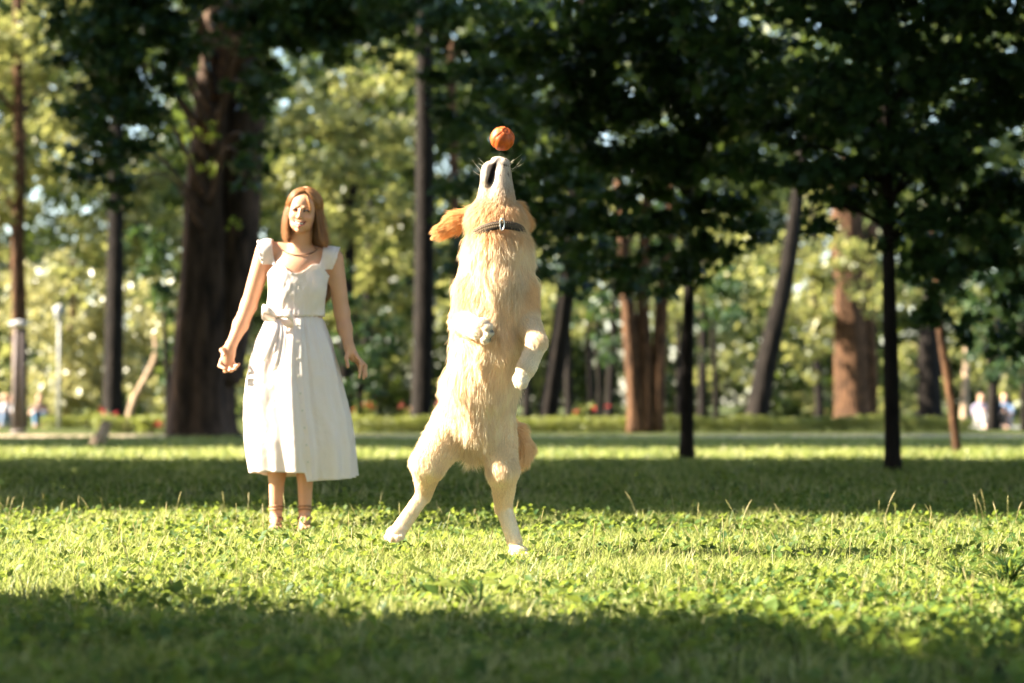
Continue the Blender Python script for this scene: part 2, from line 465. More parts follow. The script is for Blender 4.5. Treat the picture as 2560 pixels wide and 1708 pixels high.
tree('old_tree', 'thick trunk behind the hedge with a sunlit left flank', [(2132,1062,92),(2128,960,84),(2126,850,80),(2122,740,74),(2118,600,80),(2110,400,66)], 'bark_warm', 73,
     [(2060,640,90,70),(2000,760,100,72),(2030,880,80,74,.8),(2130,620,100,69,.8),(2180,740,80,69,.7),(1990,620,80,71)], .26, 'leaf_far', shade=False, stems=[[(2180,1062,26),(2182,940,26),(2176,820,24),(2172,700,34),(2180,560,28)]], seg=20, density=.75)
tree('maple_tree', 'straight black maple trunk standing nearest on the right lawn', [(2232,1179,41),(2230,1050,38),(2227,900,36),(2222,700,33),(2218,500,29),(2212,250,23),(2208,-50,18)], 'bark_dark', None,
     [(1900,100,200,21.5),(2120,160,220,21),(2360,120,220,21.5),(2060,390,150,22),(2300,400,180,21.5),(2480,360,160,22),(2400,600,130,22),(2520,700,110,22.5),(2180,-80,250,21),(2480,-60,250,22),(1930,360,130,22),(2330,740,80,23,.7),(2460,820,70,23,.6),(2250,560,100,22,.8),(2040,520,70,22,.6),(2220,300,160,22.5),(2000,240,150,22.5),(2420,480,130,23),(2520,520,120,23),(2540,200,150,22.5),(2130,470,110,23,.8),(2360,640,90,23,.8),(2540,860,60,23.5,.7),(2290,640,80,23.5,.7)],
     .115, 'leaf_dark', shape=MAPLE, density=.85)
tree('park_tree', 'short thick trunk behind the thin leaning tree at right', [(2326,1060,62),(2323,960,58),(2322,860,56),(2330,760,52),(2340,600,44)], 'bark_dark', 75, [(2260,760,80,78,.8),(2280,900,60,80,.8),(2420,860,70,80,.8)], .26, 'leaf_far', shade=False, density=.7)
tree('young_tree', 'thin leaning tree with a glowing orange edge on the right lawn', [(2392,1131,23),(2384,1050,22),(2372,960,22),(2358,880,21),(2348,800,18),(2340,660,14)], 'bark_warm', None, [(2370,640,80,36,.6),(2300,580,70,36,.6)], .16, 'leaf_dark', density=.6, shape=MAPLE)
tree('park_tree', 'dark forked trunk by the picnic at the far right', [(2482,1076,30),(2482,1010,26),(2484,940,24),(2494,860,20),(2500,760,16)], 'bark_dark', 57, [(2460,860,70,58,.7),(2530,900,70,58,.7)], .2, 'leaf_dark', shade=False, density=.7, stems=[[(2483,960,20),(2472,900,16),(2462,840,12)]])
tree('park_tree', 'slim pale trunk left of the picnic', [(2412,1058,22),(2412,1000,20),(2414,940,18),(2418,860,14)], 'bark_pale', 78, [(2400,820,60,79),(2450,760,70,80)], .26, 'leaf_far', shade=False, density=.7)
for i, (x, w, Yt, lab) in enumerate([(1424, 22, 76, 'thin distant trunk just right of the leaning trunk by the dog'), (1480, 20, 80, 'thin distant trunk midway between leaning trunk and orange trunk'),
                                (1522, 24, 84, 'low dark distant trunk next to the orange trunk'), (1755, 26, 74, 'slim distant trunk just right of the small black maple'), (1698, 18, 82, 'slim distant trunk just left of the small black maple'),
                                (905, 26, 88, 'distant dark trunk below the woman hand'), (1316, 24, 80, 'distant dark trunk hidden behind the dog paw'), (2050, 24, 86, 'distant trunk left of the thick sunlit-flank trunk')]):
    r0 = random.uniform(-15, 15)
    tree('park_tree', lab, [(x, 1010 + 3747 / Yt, w), (x + r0 * .3, 950, w * .9), (x + r0 * .7, 850, w * .8), (x + r0, 700, w * .6), (x + r0 * 1.4, 500, w * .4)], 'bark_dark', Yt,
         [(x + random.uniform(-60, 60), random.uniform(660, 780), random.uniform(70, 100), Yt + 1, .8), (x + random.uniform(-70, 70), random.uniform(760, 880), random.uniform(50, 80), Yt + 2, .8),
          (x + random.uniform(-90, 90), random.uniform(520, 640), random.uniform(90, 120), Yt + 1, .9)], .22, 'leaf_far', shade=False, group='distant trunks among the far foliage', density=.7)

for lab, px, Yt, cl in [
        ('dark shaded shrub right behind the woman elbow', 900, 53, [(830,700,60,53),(900,860,75,53),(960,900,55,53),(800,900,70,53.5),(860,780,60,53),(960,800,50,53),(900,980,60,53),(820,990,50,53)]),
        ('dark shaded shrub left of the big old trunk', 420, 50, [(400,640,55,52),(430,740,60,52),(380,700,45,52),(440,860,50,52),(350,600,45,52),(440,960,45,51)]),
        ('dark low branches behind the dog back', 1180, 54, [(1150,560,60,40),(1210,620,60,40),(1180,720,50,41),(1260,560,70,40),(1300,660,60,40),(1220,480,70,40)]),
        ('dark shaded tree at the right edge behind the picnic', 2560, 56, [(2440,760,80,54),(2530,800,90,54),(2480,900,60,55),(2560,920,60,55),(2420,680,80,53),(2540,680,90,53),(2330,700,60,53)]),
        ('dark young tree between the leaning trunk and orange trunk', 1500, 57, [(1460,760,60,56),(1500,860,50,57),(1440,700,60,55),(1520,780,40,57)]),
        ('shaded low tree behind the small black maple', 1790, 60, [(1790,700,60,58),(1850,720,50,58),(1760,790,50,59),(1830,800,45,60)])]:
    tree('shrub' if 'shrub' in lab else 'low_tree', lab, [(px,1010+3747/Yt,16),(px,960,14),(px-6,880,12),(px-10,780,9)], 'bark_dark', Yt, cl, .16, 'leaf_dark', shade=False, density=.75, limbs=False, cat='shrub' if 'shrub' in lab else 'tree')  # deep shade of these plants put into the dark leaf colour

# --- the far wood that closes the view (reads as one mass)
def far_wood():
    pts = []
    for k in range(150):
        a = -1 + 2 * (k + rng.uniform()) / 150
        Yt = rng.uniform(95, 150)
        x = a * (.34 * Yt + 6)
        top = rng.uniform(19, 30)
        for j in range(8):
            R = rng.uniform(2.2, 3.8)
            c = np.array((x + rng.normal() * 2, Yt + rng.normal() * 2, rng.uniform(3.2, top)))
            pts.append(clump_points(c, R, int(15 * R * R)))
        if rng.uniform() < .75:
            R = rng.uniform(1, 2.2); pts.append(clump_points(np.array((x + rng.normal() * 2, Yt, R * .7)), R, int(30 * R * R)))
    v, f, t = leaves(np.concatenate(pts), .62)
    tag(mesh_object('far_wood', v, f, M['leaf_mid'], attrs={'tint': ('FLOAT', t)}), 'distant wood closing the view behind the trunks, shaded gaps put into its dark leaf colour', 'wood', kind='stuff')
far_wood()
def far_thicket():
    pts = []
    for k in range(110):
        Yt = rng.uniform(125, 160); R = rng.uniform(1.6, 2.6)
        pts.append(clump_points(np.array(((-1 + 2 * (k + rng.uniform()) / 110) * (.27 * Yt), Yt, rng.uniform(.8, 4.2))), R, int(26 * R * R)))
    v, f, t = leaves(np.concatenate(pts), .55)
    tag(mesh_object('far_thicket', v, f, M['leaf_mid'], attrs={'tint': ('FLOAT', t)}), 'dark thicket at the far end of the park', 'thicket', kind='stuff')
far_thicket()
def far_shrubs():
    pts = []
    for k in range(70):
        Yt = rng.uniform(78, 125); x = rng.uniform(-1, 1) * (.25 * Yt)
        R = rng.uniform(.7, 1.9)
        pts.append(clump_points(np.array((x, Yt, R * .8 + (rng.uniform(1.5, 4) if k % 3 == 0 else 0))), R, int(70 * R * R)))
    v, f, t = leaves(np.concatenate(pts), .34)
    tag(mesh_object('far_shrubs', v, f, M['leaf_far'], attrs={'tint': ('FLOAT', t)}), 'distant bright low shrubs seen between the trunks', 'shrubs', kind='stuff')
far_shrubs()

# --- trees outside the frame whose crowns shade the lawn: left of the view; overhead crowns and a low dense one added to block sky light
def shade_tree(label, base, crown_c, crown_r, n, leaf=.34, seed=1, limbs=7):
    rg = np.random.default_rng(seed)
    base = np.array((*base, 0.0))
    root = empty('park_tree', base)
    c, r = np.array(crown_c, float), np.array(crown_r, float)
    d = rg.normal(size=(n, 3)); d /= np.linalg.norm(d, axis=1)[:, None]
    pts = c + d * r * (rg.uniform(0, 1, n) ** .45)[:, None]
    pts[:, 1] = c[1] + rg.uniform(-1, 1, n) * r[1] * .92       # broad crown, flat-sided so its shade fills a whole strip
    keep = value_noise(pts, .55, seed) > -.62
    pts = pts[keep & ~in_light(pts)]
    v, f, t = leaves(pts, leaf, rg=rg)
    mesh_object('crown', v - base, f, M['leaf_dark'], root, attrs={'tint': ('FLOAT', t)})
    g = Geo()
    tp = catmull([(0, 0, -.05), (.1, .1, c[2] * .4), (c[0] - base[0], c[1] - base[1], c[2])], 5)
    g.tube(tp, np.linspace(.36, .14, len(tp)), 14, noise=bark_noise(seed))
    for k in range(limbs):
        a = tp[4 + k % 4]; e = (c - base) + d[k] * r * .7
        q = catmull([a, (a + e) / 2 + np.array((0, 0, .6)), e], 4)
        g.tube(q, np.linspace(.12, .03, len(q)), 7, cap=False)
    g.build('trunk', M['bark_dark'], root)
    return tag(root, label, 'tree', 'shade trees outside the view')

shade_tree('large shade tree left of the camera', (-9.5, 3.6), (-9.5, 3.6, 6.0), (5.2, 6.0, 5.0), 16000, .46, seed=21)
shade_tree('tall shade tree beyond the left edge level with the dark strip of lawn', (-11, 19), (-11, 19.6, 9), (5, 7.6, 8.4), 26000, .5, seed=22)
shade_tree('shade tree beyond the left edge near the path', (-15, 35.5), (-15, 36, 9.5), (5, 4, 9.2), 17000, .5, seed=23)
shade_tree('second shade tree beyond the left edge near the path', (-20, 41), (-19, 43.5, 11), (5, 4.6, 9.5), 15000, .5, seed=26)
shade_tree('shade tree beyond the right edge', (11, 14), (11, 14, 8), (5, 6, 6), 5000, .42, seed=27)
shade_tree('tall tree added over the middle of the lawn, its unseen crown blocking the sky', (6.8, 17.5), (3.0, 19.5, 8.6), (6, 5.5, 3.2), 12000, .34, seed=28)

shade_tree('spreading tree added left of the lawn, its unseen crown blocking the sky', (-7.5, 16), (-4.5, 19, 10.2), (6.5, 6, 3), 13000, .36, seed=30)
shade_tree('tall tree added right of the lawn, its unseen crown blocking the sky', (10.5, 27), (5, 30, 12), (8, 7, 3.5), 7000, .4, seed=31)
shade_tree('tall tree added over the path, its unseen crown blocking the sky', (-6.9, 53.5), (-3, 45, 14), (12, 8, 4), 8000, .5, seed=32, limbs=0)

shade_tree('low dense unseen tree added beyond the right edge to darken the dark strip', (9.5, 19.5), (10, 19.5, 5.5), (3.4, 7, 5), 12000, .42, seed=37)
shade_tree('wide tree beyond the right edge near the path', (17, 30), (17, 28, 8.5), (5, 9, 7.6), 6000, .5, seed=36)

shade_tree('spreading tree added right of the camera, its unseen crown darkening the near lawn', (8.5, 3.5), (1.5, 2.4, 7.6), (9, 5.6, 3), 18000, .42, seed=29)
# ---------------------------------------------------------------- hedges, sprouts, lamps and small things of the background
def hedge(label, x0, x1, Y, h, depth=.5, seed=3):
    rg = np.random.default_rng(seed)
    a, b = P(x0, 1050, Y)[0], P(x1, 1050, Y)[0]
    n = int((b - a) * (h * 2 + depth) * 1500)
    u = np.stack([rg.uniform(a, b, n), rg.uniform(Y, Y + depth, n), h * rg.uniform(0.0, 1, n) ** .7], 1)
    lump = value_noise(u * np.array((1, 1, 0)), 1.6, seed)
    u[:, 2] *= 1 + .16 * lump
    u[:, 1] += .08 * value_noise(u, 3, seed + 1)
    base = np.array(((a + b) / 2, Y + depth / 2, 0))
    root = empty('hedge', base)
    v, f, t = leaves(u, .055, .3, rg=rg)
    mesh_object('foliage', v - base, f, M['hedge'], root, attrs={'tint': ('FLOAT', t)})
    g = Geo()
    for k in range(int((b - a) / .45)):
        x = a + .2 + k * .45 - base[0]
        g.tube([(x, 0, -.02), (x + .03, .02, h * .45), (x - .02, 0, h * .85)], [.016, .012, .006], 6)
    tag(g.build('stems', M['bark_dark'], root), kind='stuff')
    return tag(root, label, 'hedge')
hedge('short clipped hedge beside the big old trunk at left', 236, 408, 50.5, .37, .6, 3)
hedge('long low clipped hedge behind the path on the right', 872, 2440, 51.5, .34, .55, 4)
hedge('low hedge far behind the white lamp at left', 100, 236, 60, .3, .6, 5)

def sprouts():
    """fresh green shoots growing from the old trunk"""
    for k, (px, py, R, n) in enumerate([(470, 330, 34, 110), (525, 335, 30, 90), (455, 400, 24, 60), (520, 425, 26, 60), (490, 160, 12, 18), (640, 120, 16, 26), (632, 165, 12, 18), (585, 560, 22, 34), (600, 225, 16, 22), (460, 100, 12, 16)]):
        c = P(px, py, 43.1); Rm = R * 43 / FPX
        root = empty('leafy_shoot', c)
        pts = clump_points(np.zeros(3), Rm, n, sub=6)
        v, f, t = leaves(pts, .085, .2)
        mesh_object('foliage', v, f, M['leaf_sprout'], root, attrs={'tint': ('FLOAT', np.clip(t + .25, 0, 1))})
        g = Geo()
        foot = P(535 if px < 560 else 600, py + 30, 43.7) - c
        g.tube(catmull([foot, foot * .4 + np.array((0, 0, -.04)), (0, 0, 0)], 4), np.linspace(.02, .006, 9), 6, cap=False)
        g.build('twig', M['bark_warm'], root)
        tag(root, ['bright fresh shoot left of the trunk at ear height of the old tree', 'bright fresh shoot on the front of the old trunk above the woman', 'smaller shoot just below the left bright shoot on the old trunk',
                   'dim shoot on the old trunk above the woman head', 'small twig shoot left of the reddish lit stem', 'small yellow shoot high on the right of the old trunk', 'pale shoot just below the high yellow shoot',
                   'shoot on the dark stem right above the woman head', 'dim shoot in the fork of the old trunk', 'lone twig tip highest at the left of the old trunk'][k], 'shoot', 'leafy shoots on the old trunk')
sprouts()

M['lamp_metal'] = simple_mat('lamp_metal', (.17, .13, .12), .6, .3, noise=.15)
M['lamp_white'] = simple_mat('lamp_white', (.36, .35, .34), .5, .3)
def double_lamp():
    Y = 51
    base = np.array((P(46, 1083, Y)[0], Y, 0.0))
    root = empty('street_lamp', base)
    s = Y / FPX
    for x in (-9, 9):
        g = Geo(); g.tube([(x * s, 0, -.02), (x * s * .95, 0, 1.1), (x * s * .7, 0, 2.24)], [.062, .056, .05], 14)
        g.build('pole', M['lamp_metal'], root)
    g = Geo(); g.lathe((0, 0, 2.2), [(.06, 0), (.17, .05), (.21, .09), (.21, .12), (.12, .17), (.03, .19)], 24)
    g.build('lamp_head', M['lamp_white'], root)
    g = Geo(); g.lathe((0, 0, 0.0), [(.17, 0), (.17, .05), (.10, .07)], 20); g.build('base_plate', M['lamp_metal'], root)
    tag(root, 'double-pole park lamp with flat round head at left edge', 'lamp')
    Y = 60
    base = np.array((P(147, 1070, Y)[0], Y, 0.0))
    root = empty('street_lamp', base)
    g = Geo(); g.tube([(0, 0, -.02), (0, 0, 1.6), (0, 0, 2.7)], [.05, .042, .035], 12); g.build('pole', M['lamp_white'], root)
    g = Geo(); g.lathe((0, 0, 2.68), [(.05, 0), (.09, .04), (.13, .22), (.15, .30), (.10, .36), (.02, .42)], 20); g.build('lamp_head', M['lamp_white'], root)
    tag(root, 'slim white park lamp in front of the pale tree', 'lamp')
double_lamp()

def stump():
    Y = ground_dist(1117)
    base = np.array((P(246, 1117, Y)[0], Y, 0.0)); s = Y / FPX
    root = empty('tree_stump', base)
    g = Geo()
    g.tube(catmull([(-8 * s, 0, -.03), (2 * s, 0, 18 * s), (14 * s, .03, 42 * s), (20 * s, .05, 62 * s)], 4), np.linspace(20 * s, 11 * s, 13), 14, noise=bark_noise(5, .09))
    g.build('trunk', M['bark_pale'], root)
    g = Geo(); c = np.array((20 * s, .05, 62 * s)); g.tube([c, c + np.array((.2, .1, 1)) * .004], [10.5 * s, 10 * s], 14); g.build('cut_face', M['bark_warm'], root)
    tag(root, 'short leaning tree stump in front of the left hedge', 'stump')
stump()

M['petal_red'] = simple_mat('petal_red', (.55, .05, .05), .5)
M['petal_pink'] = simple_mat('petal_pink', (.70, .22, .20), .5)
def rose_bush(label, px, py, Y, h, blooms, mat, seed):
    rg = np.random.default_rng(seed)
    base = np.array((P(px, py, Y)[0], Y, 0.0))
    root = empty('rose_bush', base)
    pts = np.concatenate([clump_points(np.array((rg.normal() * .18, rg.normal() * .15, h * q)), h * .3, 120, rg, sub=8) for q in (.35, .6, .8)])
    v, f, t = leaves(pts, .08, .3, rg=rg)
    mesh_object('foliage', v, f, M['hedge'], root, attrs={'tint': ('FLOAT', t)})
    g = Geo()
    for k in range(4): g.tube([(0, 0, -.02), (rg.normal() * .08, rg.normal() * .05, h * .5), (rg.normal() * .15, 0, h * .9)], [.012, .009, .005], 5)
    g.build('stem', M['bark_dark'], root)
    for k in range(blooms):
        c = np.array((rg.normal() * .22, -h * .3 + rg.normal() * .05, h * rg.uniform(.6, 1.05)))
        q = clump_points(c, .045, 16, rg, sub=5)
        v, f, t = leaves(q, .075, .5, rg=rg)
        mesh_object('bloom', v, f, M[mat], root)
    tag(root, label, 'flowers', 'rose bushes behind the hedges')
rose_bush('red-flowering bush beside the woman hand behind the long hedge', 920, 1060, 58, .85, 5, 'petal_red', 1)
rose_bush('red-flowering bush peeking past the woman skirt', 868, 1060, 57, .6, 3, 'petal_red', 2)
rose_bush('pink-flowering bush just right of the tall straight dark trunk', 1090, 1060, 57, .75, 5, 'petal_pink', 3)
rose_bush('pink-flowering bush just left of the tall straight dark trunk', 1024, 1060, 58, .7, 3, 'petal_pink', 4)
rose_bush('red-flowering bush low in front of the left hedge end', 378, 1075, 49.6, .32, 2, 'petal_red', 5)
rose_bush('red-flowering bush between the white lamp and left hedge', 222, 1062, 56, .5, 3, 'petal_red', 6)
rose_bush('red-flowering bush between dog and orange trunk', 1468, 1062, 60, .62, 3, 'petal_red', 7)

# ---------------------------------------------------------------- grass
def blades(n_try, y0, y1, hmin, hmax, w, seg, seed, margin=2.4, bend=.5, dens=None, lean=.35):
    """tapered curved blades, uniform per ground area inside a wedge a little wider than the view"""
    rg = np.random.default_rng(seed)
    k = .235
    y = np.sqrt(rg.uniform((y0 + margin / k) ** 2, (y1 + margin / k) ** 2, n_try)) - margin / k
    x = rg.uniform(-1, 1, n_try) * (k * y + margin)
    p = np.stack([x, y, 0 * x], 1)
    patch = value_noise(p, .8, seed) * .6 + value_noise(p, 2.6, seed + 1) * .5
    tuft = value_noise(p, 9, seed + 2)
    keep = rg.uniform(-1.2, .6, n_try) < patch + tuft * .6
    p, patch, tuft = p[keep], patch[keep], tuft[keep]
    n = len(p)
    H = rg.uniform(hmin, hmax, n) * (1 + .35 * patch + .25 * tuft)
    a = rg.uniform(0, 2 * math.pi, n)
    d = np.stack([np.cos(a), np.sin(a), 0 * a], 1)
    side = np.stack([-np.sin(a), np.cos(a), 0 * a], 1)
    tw = rg.uniform(-1, 1, n); side = side * np.cos(tw)[:, None] + d * np.sin(tw)[:, None]
    L0 = rg.uniform(0, lean, n); Bn = rg.uniform(.1, bend, n)
    rows = []
    for j in range(seg + 1):
        t = j / seg
        c = p + d * (H * (L0 * t + Bn * t * t))[:, None]
        c[:, 2] += H * (t - .35 * Bn * t * t)
        ww = w * (1 - t ** 1.6) * rg.uniform(.8, 1.2)
        if j < seg:
            rows += [c - side * ww / 2, c + side * ww / 2]
        else:
            rows += [c]
    V = np.stack(rows, 1)
    m = V.shape[1]
    F = []
    for j in range(seg - 1):
        F += [(2 * j, 2 * j + 1, 2 * j + 3), (2 * j, 2 * j + 3, 2 * j + 2)]
    F.append((2 * seg - 2, 2 * seg - 1, 2 * seg))
    F = np.array(F)[None] + (np.arange(n) * m)[:, None, None]
    tint = np.clip(rg.normal(.46, .32, n) + .25 * patch, 0, 1)
    dry = rg.uniform(size=n) < .24 + .14 * value_noise(p, 1.3, 77)
    tint = np.where(dry, rg.uniform(.8, 1, n), tint * .8)
    return V.reshape(-1, 3), F.reshape(-1, 3), np.repeat(tint, m)

M['grass'] = leaf_mat('grass', [(0, (.03, .07, .016)), (.4, (.12, .165, .03)), (.75, (.25, .27, .065)), (1, (.52, .46, .24))], .45, (.54, .58, .15), rough=.45, spec=.22)
M['clover'] = leaf_mat('clover', [(0, (.022, .06, .018)), (.5, (.075, .125, .026)), (1, (.20, .23, .045))], .42, (.40, .47, .06), rough=.5, spec=.15)
M['straw'] = leaf_mat('straw', [(0, (.30, .28, .10)), (1, (.52, .43, .22))], .4, (.6, .5, .2))

def grass_object(name, label, parts, mat):
    vs_, fs_, ts_, n = [], [], [], 0
    for v, f, t in parts:
        vs_.append(v); fs_.append(f + n); ts_.append(t); n += len(v)
    tag(mesh_object(name, np.concatenate(vs_), np.concatenate(fs_), mat, attrs={'tint': ('FLOAT', np.concatenate(ts_))}), label, 'grass', kind='stuff')

grass_object('grass', 'short mixed grass of the near lawn around the dog', [
    blades(45000, 8.2, 10.8, .025, .085, .0052, 3, 30, bend=1.0),
    blades(205000, 3.6, 10.5, .022, .085, .0056, 2, 31, bend=1.0),
    blades(135000, 10.5, 16, .022, .085, .0068, 2, 32, bend=1.0),
    blades(60000, 16, 27, .04, .09, .010, 2, 33),
    blades(60000, 27, 43.4, .04, .09, .016, 2, 34)], M['grass'])

def clover(n, y0, y1, size, seed):
    rg = np.random.default_rng(seed)
    k, margin = .235, 2.4
    y = np.sqrt(rg.uniform((y0 + margin / k) ** 2, (y1 + margin / k) ** 2, n)) - margin / k
    x = rg.uniform(-1, 1, n) * (k * y + margin)
    p = np.stack([x, y, 0 * x], 1)
    patch = value_noise(p, 1.1, 41) * .7 + value_noise(p, 3.3, 42) * .6
    p = p[rg.uniform(-.9, .9, n) < patch]
    p[:, 2] = rg.uniform(.012, .06, len(p)) * (1 + .5 * value_noise(p, 2, 43))
    # three leaflets round each stalk top
    out = []
    for j in range(3):
        out.append(p + rg.normal(size=p.shape) * np.array((.012, .012, .006)))
    return leaves(np.concatenate(out), size, .55, DIAMOND, .1, rg)
grass_object('clover', 'small-leaved clover and weeds spread through the near lawn', [clover(18000, 3.6, 9.5, .034, 51), clover(5000, 3.6, 7.0, .05, 54), clover(14000, 9.5, 15, .036, 52), clover(10000, 15, 26, .04, 53)], M['clover'])

def seed_stems(n, y0, y1, seed):
    rg = np.random.default_rng(seed)
    k = .235; margin = .8
    y = np.sqrt(rg.uniform((y0 + margin / k) ** 2, (y1 + margin / k) ** 2, n)) - margin / k
    x = rg.uniform(-1, 1, n) * (k * y + margin)
    V, F, T, m = [], [], [], 0
    for i in range(n):
        H = rg.uniform(.07, .19); a = rg.uniform(0, 6.28); b = rg.uniform(.02, .45) * H
        pts = [(x[i] + math.cos(a) * b * t * t, y[i] + math.sin(a) * b * t * t, H * t) for t in (0, .35, .65, .8, .92, 1)]
        rad = [.0010, .0009, .0008, .0019, .0016, .0004]
        g = Geo(); g.tube(pts, rad, 4, cap=False)
        f = np.array(g.f); V.append(g.v[0]); F.append(np.concatenate([f[:, [0, 1, 2]], f[:, [0, 2, 3]]]) + m); T.append(np.full(len(g.v[0]), rg.uniform())); m += len(g.v[0])
    return np.concatenate(V), np.concatenate(F), np.concatenate(T)
grass_object('seed_stems', 'thin straw-coloured seed stems standing above the grass', [seed_stems(430, 6.5, 15.5, 61)], M['straw'])

# --- broad-leaved weeds one can pick out
def weed(label, px, py, n, size, h, seed, mat='clover', narrow=False):
    Y = ground_dist(py); rg = np.random.default_rng(seed)
    base = np.array((P(px, py, Y)[0], Y, 0.0))
    root = empty('broad_leaved_weed', base)
    V = [(0, 0, 0), (-.28, .28, .05), (-.34, .58, .06), (-.16, .86, .0), (0, 1, -.05), (.16, .86, 0), (.34, .58, .06), (.28, .28, .05), (0, .5, -.03)]
    Fq = [[0, 8, 2, 1], [8, 4, 3, 2], [8, 6, 5, 4], [0, 7, 6, 8]]
    sx = .35 if narrow else 1.0
    for k in range(n):
        a = rg.uniform(0, 6.28); tilt = rg.uniform(-.2, .7); s = size * rg.uniform(.7, 1.2); rr = rg.uniform(.0, 1) * h * .8; z = h * rg.uniform(.35, 1)
        d = np.array((math.cos(a) * math.cos(tilt), math.sin(a) * math.cos(tilt), math.sin(tilt))); u = np.array((-math.sin(a), math.cos(a), 0)); w = np.cross(u, d)
        o = np.array((math.cos(a) * rr, math.sin(a) * rr, z))
        v = [o + s * (x * sx * u + y * d + zz * w) for x, y, zz in V]
        g = Geo(); g.add(v, Fq); lf = g.build('leaf', M[mat], root)
        at = lf.data.attributes.new('tint', 'FLOAT', 'POINT'); at.data.foreach_set('value', np.full(len(v), rg.uniform(.2, 1), dtype=np.float32))
        g = Geo(); g.tube(catmull([(0, 0, -.01), o * .5 + np.array((0, 0, z * .2)), o], 3), np.linspace(.004, .002, 7), 5, cap=False); g.build('stalk', M['clover'], root)
    tag(root, label, 'weed', 'broad-leaved weeds in the lawn')
weed('blurred broad-leaved weed in the lawn below the dog', 1200, 1540, 9, .085, .14, 1)
weed('pair of big rounded leaves just left of the weed below the dog', 1120, 1535, 5, .09, .12, 2)
weed('single dark oval-leaved weed right of the dog hind paw', 1492, 1525, 3, .085, .09, 3)
weed('dark bushy narrow-leaved weed at the right edge of the sunlit grass', 2520, 1480, 70, .055, .12, 4, narrow=True)
weed('smaller dark narrow-leaved weed near the right edge weed', 2410, 1475, 34, .05, .09, 5, narrow=True)
weed('pale round-leaved weed at the bottom in the shade', 760, 1690, 4, .07, .09, 6)
# ---------------------------------------------------------------- smooth bodies: blended round cones and ellipsoids -> one continuous surface
def sd_cone(p, a, b, ra, rb, q=None):
    if q is not None: p, a, b = p * q, a * q, b * q
    ba = b - a; pa = p - a
    h = np.clip(pa @ ba / (ba @ ba + 1e-12), 0, 1).astype(np.float32)
    return np.linalg.norm(pa - h[..., None] * ba, axis=-1) - (ra + (rb - ra) * h)

def sd_ell(p, c, r, R=None):
    q = p - c
    if R is not None: q = q @ R
    k0 = np.linalg.norm(q / r, axis=-1)
    k1 = np.linalg.norm(q / (r * r), axis=-1) + 1e-9
    return k0 * (k0 - 1) / k1

class Body:
    def __init__(s): s.pr = []
    def cone(s, a, b, ra, rb, k=.02, zone='', q=None, sub=False):
        s.pr.append(dict(t='c', a=np.asarray(a, np.float32), b=np.asarray(b, np.float32), ra=ra, rb=rb, k=k, zone=zone, q=None if q is None else np.asarray(q, np.float32), sub=sub))
    def ell(s, c, r, k=.02, zone='', R=None, sub=False, axis=None):
        s.pr.append(dict(t='e', c=np.asarray(c, np.float32), r=np.asarray(r, np.float32), k=k, zone=zone, R=None if R is None else np.asarray(R, np.float32), sub=sub, axis=axis))
    def dist(s, pr, p):
        if pr['t'] == 'c': return sd_cone(p, pr['a'], pr['b'], pr['ra'], pr['rb'], pr['q'])
        return sd_ell(p, pr['c'], pr['r'], pr['R'])
    def bounds(s, pr):
        if pr['t'] == 'c':
            m = max(pr['ra'], pr['rb'])
            if pr['q'] is not None: m = m / pr['q'].min()
            return np.minimum(pr['a'], pr['b']) - m, np.maximum(pr['a'], pr['b']) + m
        m = pr['r'].max()
        return pr['c'] - m, pr['c'] + m
    def surface(s, h):
        bb = [s.bounds(p) for p in s.pr if not p['sub']]
        lo = np.min([b[0] for b in bb], 0) - 4 * h; hi = np.max([b[1] for b in bb], 0) + 4 * h
        n = np.ceil((hi - lo) / h).astype(int) + 1
        f = np.full(n, .05, np.float32)
        for pr in s.pr:
            a, b = s.bounds(pr)
            m = pr['k'] + 2.5 * h
            i0 = np.clip(np.floor((a - m - lo) / h).astype(int), 0, n); i1 = np.clip(np.ceil((b + m - lo) / h).astype(int) + 1, 0, n)
            if np.any(i1 <= i0): continue
            ax = [lo[d] + h * np.arange(i0[d], i1[d], dtype=np.float32) for d in range(3)]
            g = np.stack(np.meshgrid(*ax, indexing='ij'), -1).astype(np.float32)
            d = s.dist(pr, g)
            sl = tuple(slice(i0[j], i1[j]) for j in range(3))
            o = f[sl]; k = pr['k']
            if pr['sub']:
                t = np.clip(.5 - .5 * (o + d) / k, 0, 1)
                f[sl] = o * (1 - t) - d * t + k * t * (1 - t)
            else:
                t = np.clip(.5 + .5 * (o - d) / k, 0, 1)
                f[sl] = o * (1 - t) + d * t - k * t * (1 - t)
        return surface_nets(f, lo, h)
    def zones(s, v, names=None):
        """index of the nearest primitive for each point"""
        best = np.full(len(v), 9.0, np.float32); idx = np.zeros(len(v), int)
        for i, pr in enumerate(s.pr):
            if pr['sub']: continue
            d = s.dist(pr, v.astype(np.float32))
            m = d < best; best[m] = d[m]; idx[m] = i
        return idx

